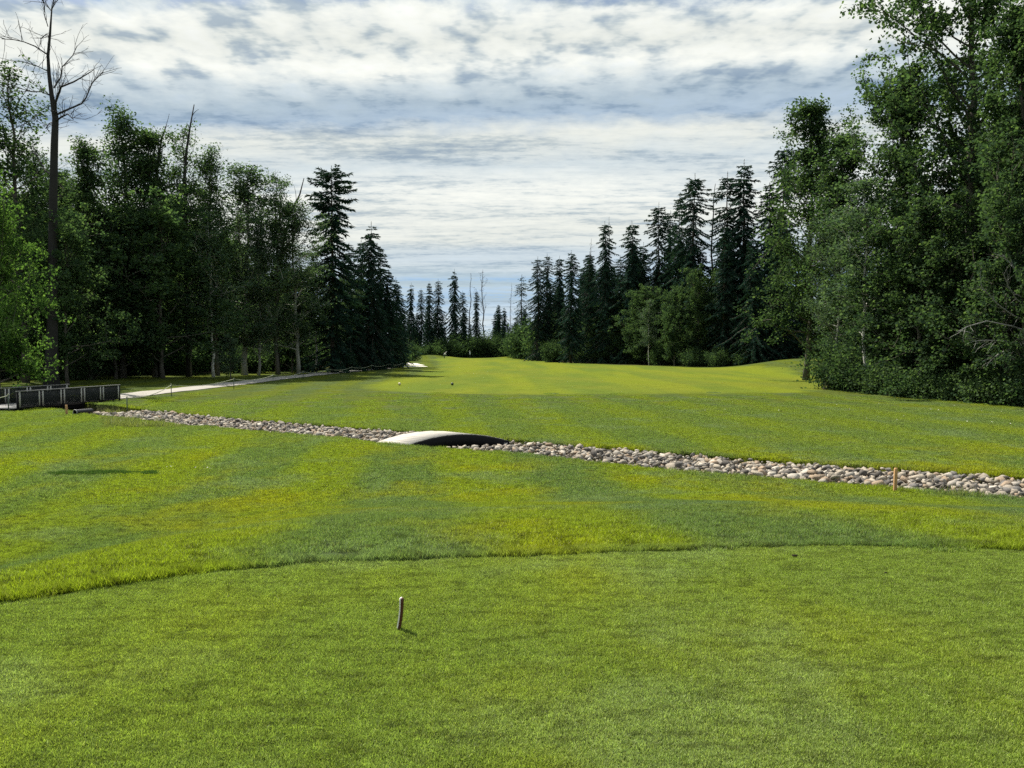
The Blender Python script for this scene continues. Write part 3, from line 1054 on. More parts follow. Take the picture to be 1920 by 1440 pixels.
# ------------------------------------------------------------------ stakes, markers
def stake(px, py, hgt, wd, lean, label):
    g = ground_at(px, py)
    mb = MB()
    w2 = wd / 2
    V = []
    for z, k in ((-0.15, 0.8), (0.0, 1.0), (hgt * 0.95, 1.0), (hgt, 0.72)):
        for sx, sy in ((-1, -1), (1, -1), (1, 1), (-1, 1)):
            V.append((sx * w2 * k + lean * z, sy * w2 * 0.8 * k, z))
    Q = [(3, 2, 1, 0), (12, 13, 14, 15)]
    for r in range(3):
        for e in range(4):
            f = (e + 1) % 4
            Q.append((4 * r + e, 4 * r + f, 4 * r + 4 + f, 4 * r + 4 + e))
    mb.add(V, Q)
    o = mb.build('wooden_stake', M_WOOD)
    o.location = g
    o.rotation_euler = (0, 0, 0.25)
    return tag(o, label, 'stake', 'wooden stakes along the ditch')


stake(1678, 921, 0.46, 0.055, 0.02, 'tan wooden stake standing at the right end of the stone ditch')
stake(125, 777, 0.40, 0.075, -0.02, 'small orange wooden stake beside the culvert near the bridge railing')

# tee marker: a bowed slat with a white left face and a reddish brown right face
tg = ground_at(745, 1181)
M_WHITE = simple('white_paint', (0.72, 0.69, 0.64), 0.6, 0.3, 0.12, 20)
M_REDWOOD = simple('red_brown_stain', (0.070, 0.018, 0.010), 0.55, 0.35, 0.35, 25)
mk = empty('tee_marker', tg, R(-12))
tag(mk, 'short bowed wooden tee marker, white left edge and red brown face, on the tee', 'tee marker')
N_ = 14
mb, mw = MB(), MB()
H_ = 0.185
V, Vw = [], []
for k in range(N_ + 1):
    t = k / N_
    z = -0.03 + (H_ + 0.03) * t
    bow = 0.026 * math.sin(PI * t * 0.55)
    th = 0.009
    wd_ = 0.013
    for q in ((bow, -wd_), (bow + th, -wd_), (bow + th, wd_), (bow, wd_)):
        V.append((q[0], q[1], z))
    for q in ((bow - 0.0075, -wd_ - 0.001), (bow - 0.0005, -wd_ - 0.001), (bow - 0.0005, wd_ + 0.001), (bow - 0.0075, wd_ + 0.001)):
        Vw.append((q[0], q[1], z + 0.002))
Q = [(3, 2, 1, 0), tuple(4 * N_ + e for e in range(4))]
for r in range(N_):
    for e in range(4):
        f = (e + 1) % 4
        Q.append((4 * r + e, 4 * r + f, 4 * r + 4 + f, 4 * r + 4 + e))
mb.add(V, Q)
mw.add(Vw, Q)
mb.build('stained_slat', M_REDWOOD, mk)
mw.build('white_face', M_WHITE, mk)

# two round markers of the forward tee
M_YEL = simple('cream_marker', (0.55, 0.50, 0.30), 0.5, 0.4, 0.1, 5)
M_DKG = simple('dark_marker', (0.03, 0.05, 0.02), 0.5, 0.4, 0.1, 5)
for px, py, m_, lb in ((749, 723, M_YEL, 'cream ball shaped tee marker on the fairway, left of the pair'), (848, 723, M_DKG, 'dark ball shaped tee marker on the fairway, right of the pair')):
    g = ground_at(px, py)
    t = tag(empty('ball_marker', g), lb, 'tee marker', 'ball markers of the forward tee')
    V, T = [], []
    bm = bmesh.new()
    bmesh.ops.create_icosphere(bm, subdivisions=2, radius=0.115)
    me = bpy.data.meshes.new('ball')
    bm.to_mesh(me); bm.free()
    me.materials.append(m_)
    o = obj('ball', me, t, (0, 0, 0.13))
    mb = MB(); mb.tube([(0, 0, -0.06), (0, 0, 0.03)], 0.02, 6); mb.build('spike', M_BLACK, t)

# ------------------------------------------------------------------ rope fence along the path
M_ROPE = simple('pale_rope', (0.34, 0.36, 0.26), 0.9, 0.1, 0.15, 12)
M_PEG = simple('green_steel_peg', (0.05, 0.075, 0.055), 0.6, 0.3, 0.2, 6)
rf = [(-17.55, 35.0), (-19.6, 44.2), (-19.0, 52.5), (-18.8, 60.5), (-18.6, 68.5), (-18.3, 76.5), (-17.6, 84.5), (-16.9, 92.5), (-16.0, 100), (-15.2, 107)]


def rope_fence(pts, hgts, label):
    t = empty('rope_fence', (pts[0][0], pts[0][1], hz(*pts[0])))
    tag(t, label, 'rope fence', 'rope fences beside the path')
    o0 = np.array(t.location)
    tops = []
    for (x, y), h in zip(pts, hgts):
        b = np.array((x, y, hz(x, y))) - o0
        mb = MB()
        mb.tube([b + (0, 0, -0.15), b + (0, 0, h)], 0.022, 6)
        p_ = mb.build('peg', M_PEG, t)
        mb = MB()
        mb.tube([b + (0, 0, h - 0.02), b + (0, 0, h + 0.015), b + (0, 0, h + 0.03)], [0.034, 0.034, 0.01], 8)
        mb.build('peg_cap', M_ROPE, p_)
        tops.append(b + (0, 0, h - 0.05))
    for a, b in zip(tops[:-1], tops[1:]):
        q = np.linspace(0, 1, 14)[:, None]
        pp = a + (b - a) * q
        pp[:, 2] -= 0.20 * (1 - (2 * q[:, 0] - 1) ** 2)
        mb = MB()
        mb.tube(pp, 0.019, 5)
        mb.build('rope', M_ROPE, t)
    return t


rope_fence(rf, [0.95, 0.72] + [0.75] * 8, 'sagging rope on thin green pegs along the right side of the gravel path')
rope_fence([(-22.3, 34.0), (-23.6, 30.5), (-25.6, 26.5)], [0.75] * 3, 'short rope fence leading out of frame left of the bridge railing')

# ------------------------------------------------------------------ trees
def limb(p0, d0, L, n_, wig, grav, g):
    """a bending line: returns points"""
    pts = [np.array(p0, float)]
    d = np.array(d0, float)
    d /= np.linalg.norm(d)
    st = L / n_
    for k in range(n_):
        d = d + g.normal(0, wig, 3) + np.array((0, 0, grav))
        d /= np.linalg.norm(d)
        pts.append(pts[-1] + d * st)
    return np.array(pts)


def leaves(cent, g, size, aspect=0.75, flat=0.0):
    """diamond leaf faces round the given points"""
    k = len(cent)
    nrm = g.normal(size=(k, 3))
    nrm[:, 2] += flat * np.sign(nrm[:, 2])
    nrm /= np.linalg.norm(nrm, axis=1, keepdims=True)
    a = np.cross(nrm, g.normal(size=(k, 3)))
    a /= np.linalg.norm(a, axis=1, keepdims=True)
    b = np.cross(nrm, a)
    s = (size * (0.6 + 0.8 * g.random(k)))[:, None]
    V = np.stack([cent - a * s * 0.5, cent + b * s * 0.5 * aspect + nrm * s * 0.08, cent + a * s * 0.5, cent - b * s * 0.5 * aspect + nrm * s * 0.08], 1).reshape(-1, 3)
    Q = np.arange(4 * k).reshape(-1, 4)
    return V, Q


def broadleaf(seed, H, base, rw, nlimb, leaf, per, crad, mat, bark, pointed=0.5, trunk_r=0.0105, low_leaf=True, topbare=0.0, lean=0.0, subs=6, thin=1.0):
    g = np.random.default_rng(seed)
    wood = MB()
    nT = 16
    tz = np.linspace(0, 1, nT)
    wigx, wigy = np.cumsum(g.normal(0, 0.005 * H, nT)), np.cumsum(g.normal(0, 0.005 * H, nT))
    tr = np.column_stack([wigx - wigx[0] + lean * H * tz ** 1.3, wigy - wigy[0], tz * H * 0.97])
    rad = H * trunk_r * (1 - tz) ** 0.8 + 0.012
    rad[0] *= 1.35
    tr[0, 2] = -0.3
    wood.tube(tr, rad, 9)
    C_ = []
    for i in range(nlimb):
        f = (i + g.random() * 0.6) / nlimb
        t = base + (1 - base) * f ** 0.92 * 0.98
        p = np.array([np.interp(t, tz, tr[:, c]) for c in range(3)])
        az = i * 2.39996 + g.normal(0, 0.4)
        prof = math.sin(PI * (0.16 + 0.80 * f)) ** 0.7 * (1 - pointed * f * 0.75)
        L = rw * prof * g.choice((0.5, 0.75, 1.0, 1.2, 1.5))
        el = R(20 + 40 * f + g.normal(0, 14))
        d = np.array((math.cos(az) * math.cos(el), math.sin(az) * math.cos(el), math.sin(el)))
        pl = limb(p, d, L, 6, 0.13, 0.09, g)
        r0 = np.interp(t, tz, rad) * 0.42
        wood.tube(pl, np.linspace(r0, 0.012, 7), 5, False)
        bare = topbare > 0 and f > 1 - topbare and g.random() < 0.75
        for s in ((0.45, 0.62, 0.8, 1.0) if f < 0.55 + (1 - thin) * 0.5 else (0.8, 1.0)):
            if not bare: C_.append((pl[int(round(s * 6))], 1.0 - 0.35 * f * thin))
        for q in range(subs):
            k = g.integers(2, 7)
            d2 = (pl[k] - pl[k - 1])
            d2 = d2 / np.linalg.norm(d2) + g.normal(0, 0.75, 3)
            L2 = L * g.uniform(0.22, 0.5) + 0.25
            p2 = limb(pl[k], d2, L2, 3, 0.2, 0.05, g)
            wood.tube(p2, np.linspace(max(0.014, r0 * 0.35), 0.007, 4), 3, False)
            if not bare:
                C_.append((p2[3], 1.0 - 0.35 * f * thin))
                if f < 0.7 + (1 - thin) * 0.4: C_.append((p2[2], 0.8))
    cc = np.array([c for c, _ in C_])
    wt = np.array([w_ for _, w_ in C_]) * g.uniform(0.35, 1.5, len(C_))
    cnt = np.maximum(6, (per * wt).astype(int))
    ci = np.repeat(np.arange(len(cc)), cnt)
    dirn = g.normal(0, 1, (len(ci), 3))
    dirn /= np.linalg.norm(dirn, axis=1, keepdims=True)
    csz = g.uniform(0.7, 1.35, len(cc))[ci][:, None]
    off = dirn * (g.random((len(ci), 1)) ** 0.45) * csz * crad * 1.55 * np.array((1, 1, 0.66))
    V, Q = leaves(cc[ci] + off, g, leaf, 0.8, 0.55)
    return wood.mesh('trunk', bark, True), mesh_np('crown', V, Q, mat)


def spruce(seed, H, rw, power, density, droop, gaps, mat=None, top=1.0, base=0.04, bare_below=0.0, seg=0.30):
    g = np.random.default_rng(seed)
    wood = MB()
    tz = np.linspace(0, 1, 12)
    tr = np.column_stack([np.cumsum(g.normal(0, 0.0025 * H, 12)), np.cumsum(g.normal(0, 0.0025 * H, 12)), tz * H])
    tr -= tr[0] * np.array((1, 1, 0))
    tr[0, 2] = -0.3
    wood.tube(tr, H * 0.0095 * (1 - tz) ** 0.85 + 0.018, 8)
    TP, TD, TL, TW = [], [], [], []
    z = base * H
    gapn = lambda q: vnoise(np.array([q * 0.55]), np.array([seed * 3.3]), seed)[0]
    while z < H * 0.972:
        f = z / H
        nb = int(g.integers(5, 8))
        prof = (1 - f) ** power
        if f > 0.8: prof *= 1.0 + (top - 1) * (f - 0.8) / 0.2
        Lr = rw * prof + 0.12
        az0 = g.random() * 6.28
        sparse = gapn(z) < gaps
        for k in range(nb):
            if sparse and g.random() < 0.6: continue
            az = az0 + k * 6.283 / nb + g.normal(0, 0.25)
            L = Lr * (0.35 + 0.85 * vnoise(np.array([z * 0.45]), np.array([math.cos(az) * 1.6 + math.sin(az) * 2.3 + seed]), seed + 5)[0] * 1.25) * g.uniform(0.72, 1.22)
            if g.random() < 0.10: L *= 1.35
            if g.random() < 0.10: continue
            el = R(-18 * droop + 45 * max(0, f - 0.72) / 0.28 + g.normal(0, 7))
            d = np.array((math.cos(az) * math.cos(el), math.sin(az) * math.cos(el), math.sin(el)))
            p = np.array((np.interp(f, tz, tr[:, 0]), np.interp(f, tz, tr[:, 1]), z))
            n_ = 5
            # droops and then turns up at the tip
            pl = [p]
            dd = d.copy()
            for q in range(n_):
                dd = dd + np.array((0, 0, (-0.16 * droop if q < 3 else 0.15)))
                dd /= np.linalg.norm(dd)
                pl.append(pl[-1] + dd * L / n_)
            pl = np.array(pl)
            wood.tube(pl, np.linspace(0.012 + 0.008 * L, 0.006, 6), 3, False)
            if f < bare_below and g.random() < 0.8: continue
            m = max(3, int(L * density))
            ss = g.random(m) ** 0.8
            ss = 0.06 + 0.94 * ss
            pp = np.stack([np.interp(ss * n_, np.arange(n_ + 1), pl[:, c]) for c in range(3)], 1)
            fw = (pl[-1] - pl[0]) / (L + 1e-6)
            side = np.cross(fw, (0, 0, 1.0))
            side /= np.linalg.norm(side) + 1e-6
            sg = np.where(g.random(m) < 0.5, -1, 1)[:, None]
            td = fw * g.uniform(0.2, 0.9, (m, 1)) + side * sg * g.uniform(0.3, 1.0, (m, 1)) + np.array((0, 0, 1.0)) * g.normal(-0.42 * droop, 0.26, (m, 1))
            td /= np.linalg.norm(td, axis=1, keepdims=True)
            TP.append(pp); TD.append(td)
            TL.append(seg * (0.6 + 0.9 * g.random(m)) * (0.55 + 0.45 * min(1.0, L / 1.5)))
            TW.append(0.30 * seg * (0.6 + 0.6 * g.random(m)))
        z += g.uniform(0.34, 0.66) * (0.62 + 0.38 * (1 - f))
    # tuft at the leader
    m = 26
    zz = H * (0.965 + 0.035 * g.random(m))
    TP.append(np.column_stack([np.full(m, tr[-1, 0]), np.full(m, tr[-1, 1]), zz]))
    a = g.random(m) * 6.28
    TD.append(np.column_stack([np.cos(a) * 0.7, np.sin(a) * 0.7, np.full(m, 1.3)]))
    TL.append(np.full(m, 0.10)); TW.append(np.full(m, 0.04))
    Pp, Dd, Ll, Ww = np.vstack(TP), np.vstack(TD), np.concatenate(TL), np.concatenate(TW)
    k = len(Pp)
    up = g.normal(size=(k, 3))
    b = np.cross(Dd, up)
    b /= np.linalg.norm(b, axis=1, keepdims=True) + 1e-6
    V = np.stack([Pp, Pp + Dd * Ll[:, None] * 0.45 + b * Ww[:, None] * 0.5, Pp + Dd * Ll[:, None], Pp + Dd * Ll[:, None] * 0.45 - b * Ww[:, None] * 0.5], 1).reshape(-1, 3)
    return wood.mesh('trunk', M_SPBARK, True), mesh_np('crown', V, np.arange(4 * k).reshape(-1, 4), mat or M_SPRUCE)


def bare_tree(seed, H, nl_, spread, el0, bark, r=0.008, droopy=False, subs=5, base=0.3, finer=1):
    g = np.random.default_rng(seed)
    wood = MB()
    tz = np.linspace(0, 1, 14)
    tr = np.column_stack([np.cumsum(g.normal(0, 0.006 * H, 14)), np.cumsum(g.normal(0, 0.006 * H, 14)), tz * H])
    tr -= tr[0]
    tr[0, 2] = -0.3
    rad = H * r * (1 - tz) ** 0.8 + 0.02
    wood.tube(tr, rad, 7)
    tw_ = MB()
    for i in range(nl_):
        f = base + (0.97 - base) * (i + g.random()) / nl_
        p = np.array([np.interp(f, tz, tr[:, c]) for c in range(3)])
        az = g.random() * 6.28
        el = R(el0 + g.normal(0, 12))
        L = spread * (1.1 - f) * g.uniform(0.5, 1.4)
        d = (math.cos(az) * math.cos(el), math.sin(az) * math.cos(el), math.sin(el))
        pl = limb(p, d, L, 6, 0.15, -0.10 if droopy else 0.06, g)
        r0 = max(0.022, np.interp(f, tz, rad) * 0.35)
        tw_.tube(pl, np.linspace(r0, 0.012, 7), 4, False)
        for q in range(subs):
            k = g.integers(2, 7)
            d2 = pl[k] - pl[k - 1]
            d2 = d2 / np.linalg.norm(d2) + g.normal(0, 0.6, 3)
            p2 = limb(pl[k], d2, L * g.uniform(0.2, 0.5), 4, 0.2, 0.02, g)
            tw_.tube(p2, np.linspace(max(0.014, r0 * 0.4), 0.008, 5), 3, False)
            for q2 in range(finer):
                kk = g.integers(1, 5)
                d3 = p2[kk] - p2[kk - 1]
                d3 = d3 / np.linalg.norm(d3) + g.normal(0, 0.7, 3)
                p3 = limb(p2[kk], d3, L * g.uniform(0.08, 0.25), 3, 0.2, 0, g)
                tw_.tube(p3, 0.008, 3, False)
    return wood.mesh('trunk', bark, True), tw_.mesh('branches', bark)


def shrub(seed, H, rw, leaf, n_stems, per, mat):
    g = np.random.default_rng(seed)
    wood = MB()
    C_ = []
    for i in range(n_stems):
        az = g.random() * 6.28
        el = R(g.uniform(25, 85))
        L = H * g.uniform(0.6, 1.15)
        d = np.array((math.cos(az) * math.cos(el) * rw / H, math.sin(az) * math.cos(el) * rw / H, math.sin(el)))
        p0 = np.array((g.normal(0, rw * 0.22), g.normal(0, rw * 0.22), -0.1))
        pl = limb(p0, d, L, 5, 0.12, 0.03, g)
        wood.tube(pl, np.linspace(0.022, 0.007, 6), 4, False)
        for s in (2, 3, 4, 5):
            C_.append(pl[s])
            for _ in range(2):
                C_.append(pl[s] + g.normal(0, 0.22, 3) * H * 0.5)
    cc = np.array(C_)
    cc[:, 2] = np.maximum(cc[:, 2], 0.12)
    ci = np.repeat(np.arange(len(cc)), (per * g.uniform(0.5, 1.4, len(cc))).astype(int) + 2)
    P_ = cc[ci] + g.normal(0, 1, (len(ci), 3)) * 0.17 * H ** 0.5
    P_[:, 2] = np.maximum(P_[:, 2], 0.03)
    V, Q = leaves(P_, g, leaf)
    return wood.mesh('stems', M_BARK, True), mesh_np('foliage', V, Q, mat)


# prototypes: (meshes, height)
PR = {}
PR['poplar_a'] = (broadleaf(1, 22, 0.16, 4.2, 56, 0.18, 30, 0.50, M_POP, M_BARK, 0.5, thin=0.6), 22)
PR['poplar_b'] = (broadleaf(2, 20, 0.14, 3.8, 54, 0.18, 30, 0.48, M_POP, M_BARK, 0.55, thin=0.6), 20)
PR['poplar_d'] = (broadleaf(12, 20, 0.10, 4.2, 56, 0.19, 36, 0.50, M_POP, M_BARK, 0.45, thin=0.3), 20)
PR['poplar_c'] = (broadleaf(3, 18, 0.12, 4.0, 52, 0.17, 30, 0.48, M_GREYLEAF, M_PALEBARK, 0.5, thin=0.6), 18)
PR['poplar_t'] = (broadleaf(4, 22, 0.18, 3.8, 52, 0.18, 24, 0.46, M_POP, M_BARK, 0.4, topbare=0.16), 22)
PR['big_a'] = (broadleaf(5, 25, 0.10, 6.2, 56, 0.21, 58, 0.50, M_POP, M_BARK, 0.35, 0.013, subs=6, thin=0.2), 25)
PR['big_b'] = (broadleaf(6, 24, 0.06, 5.4, 54, 0.21, 56, 0.50, M_POP, M_BARK, 0.45, 0.011, subs=6, thin=0.0), 24)
PR['bushy'] = (broadleaf(7, 9, 0.04, 3.2, 44, 0.16, 40, 0.36, M_BRIGHT, M_BARK, 0.3, 0.012, subs=7), 9)
PR['bushy_d'] = (broadleaf(8, 11, 0.05, 3.8, 38, 0.20, 50, 0.38, M_POP, M_BARK, 0.3, 0.011, subs=7), 11)
PR['birch'] = (broadleaf(9, 15, 0.26, 2.8, 34, 0.18, 28, 0.42, M_GREYLEAF, M_BIRCH, 0.5, 0.007), 15)
PR['birch_l'] = (broadleaf(10, 14, 0.28, 2.6, 32, 0.18, 28, 0.42, M_GREYLEAF, M_BIRCH, 0.5, 0.007, lean=0.13), 14)
PR['sapling'] = (broadleaf(11, 4, 0.12, 1.3, 24, 0.14, 16, 0.22, M_GREYLEAF, M_BARK, 0.3, 0.012, subs=4), 4)
PR['spruce_full'] = (spruce(21, 24, 5.2, 0.75, 30, 1.0, 0.10, seg=0.44), 24)
PR['spruce_col'] = (spruce(22, 25, 4.0, 0.55, 32, 1.15, 0.16, seg=0.42), 25)
PR['spruce_thin'] = (spruce(23, 24, 3.2, 0.5, 26, 1.1, 0.26, seg=0.38), 24)
PR['spruce_rag'] = (spruce(24, 26, 4.2, 0.5, 26, 0.9, 0.30, top=1.3, seg=0.42), 26)
PR['spruce_crown'] = (spruce(25, 23, 4.6, 0.55, 34, 0.7, 0.26, top=1.9, seg=0.46), 23)
PR['spruce_sp'] = (spruce(26, 20, 2.6, 0.5, 12, 1.0, 0.36, bare_below=0.40, seg=0.38), 20)
PR['spruce_full2'] = (spruce(27, 23, 5.0, 0.7, 30, 1.1, 0.14, seg=0.44), 23)
PR['spruce_col2'] = (spruce(28, 25, 3.8, 0.6, 32, 1.0, 0.22, seg=0.42), 25)
PR['spruce_rag2'] = (spruce(29, 25, 4.0, 0.45, 26, 1.0, 0.34, top=1.1, seg=0.42), 25)
PR['snag'] = (bare_tree(31, 20, 46, 2.6, 5, M_DEAD, 0.007, True, 3, 0.25), 20)
PR['dead_fork'] = (bare_tree(32, 20, 16, 6.0, 52, M_DEAD, 0.008, False, 6, 0.45, 2), 20)
PR['dead_spike'] = (bare_tree(33, 18, 14, 1.4, 35, M_DEAD, 0.006, False, 2, 0.5), 18)
PR['shrub_a'] = (shrub(41, 1.8, 1.3, 0.12, 34, 15, M_SHRUB), 1.8)
PR['shrub_b'] = (shrub(42, 1.3, 1.3, 0.11, 32, 14, M_SHRUB), 1.3)
PR['shrub_d'] = (shrub(44, 1.9, 1.5, 0.13, 36, 16, M_POP), 1.9)
PR['shrub_c'] = (shrub(43, 2.6, 1.6, 0.13, 38, 17, M_POP), 2.6)


def plant(name, kind, px, ytop, depth, label, group, cat='tree', ws=1.0, rz=None, hgt=None):
    """one tree: base on the ground at that depth below the photo column, as tall as its top row says"""
    if kind + '2' in PR and int(px) % 2: kind += '2'      # two individuals of the kind take turns
    (m1, m2), h0 = PR[kind]
    top = at(px, ytop, depth)
    x, y = top[0], depth
    z = hz(x, y)
    Hh = hgt or max(0.6, top[2] - z)
    s = Hh / h0
    t = empty(name, (x, y, z), rng.random() * 6.28 if rz is None else rz)
    t.scale = (s * ws, s * ws, s)
    tag(t, label, cat, group)
    a = obj(m1.name.split('.')[0], m1, t)
    b = obj(m2.name.split('.')[0], m2, t)
    if b.name.startswith('branches'): tag(b, kind='stuff')        # twigs under a pixel wide
    return t


GL, GB, GRM, GR = 'trees of the left woods', 'trees behind the green', 'spruces along the right of the fairway', 'tall trees at the right edge'
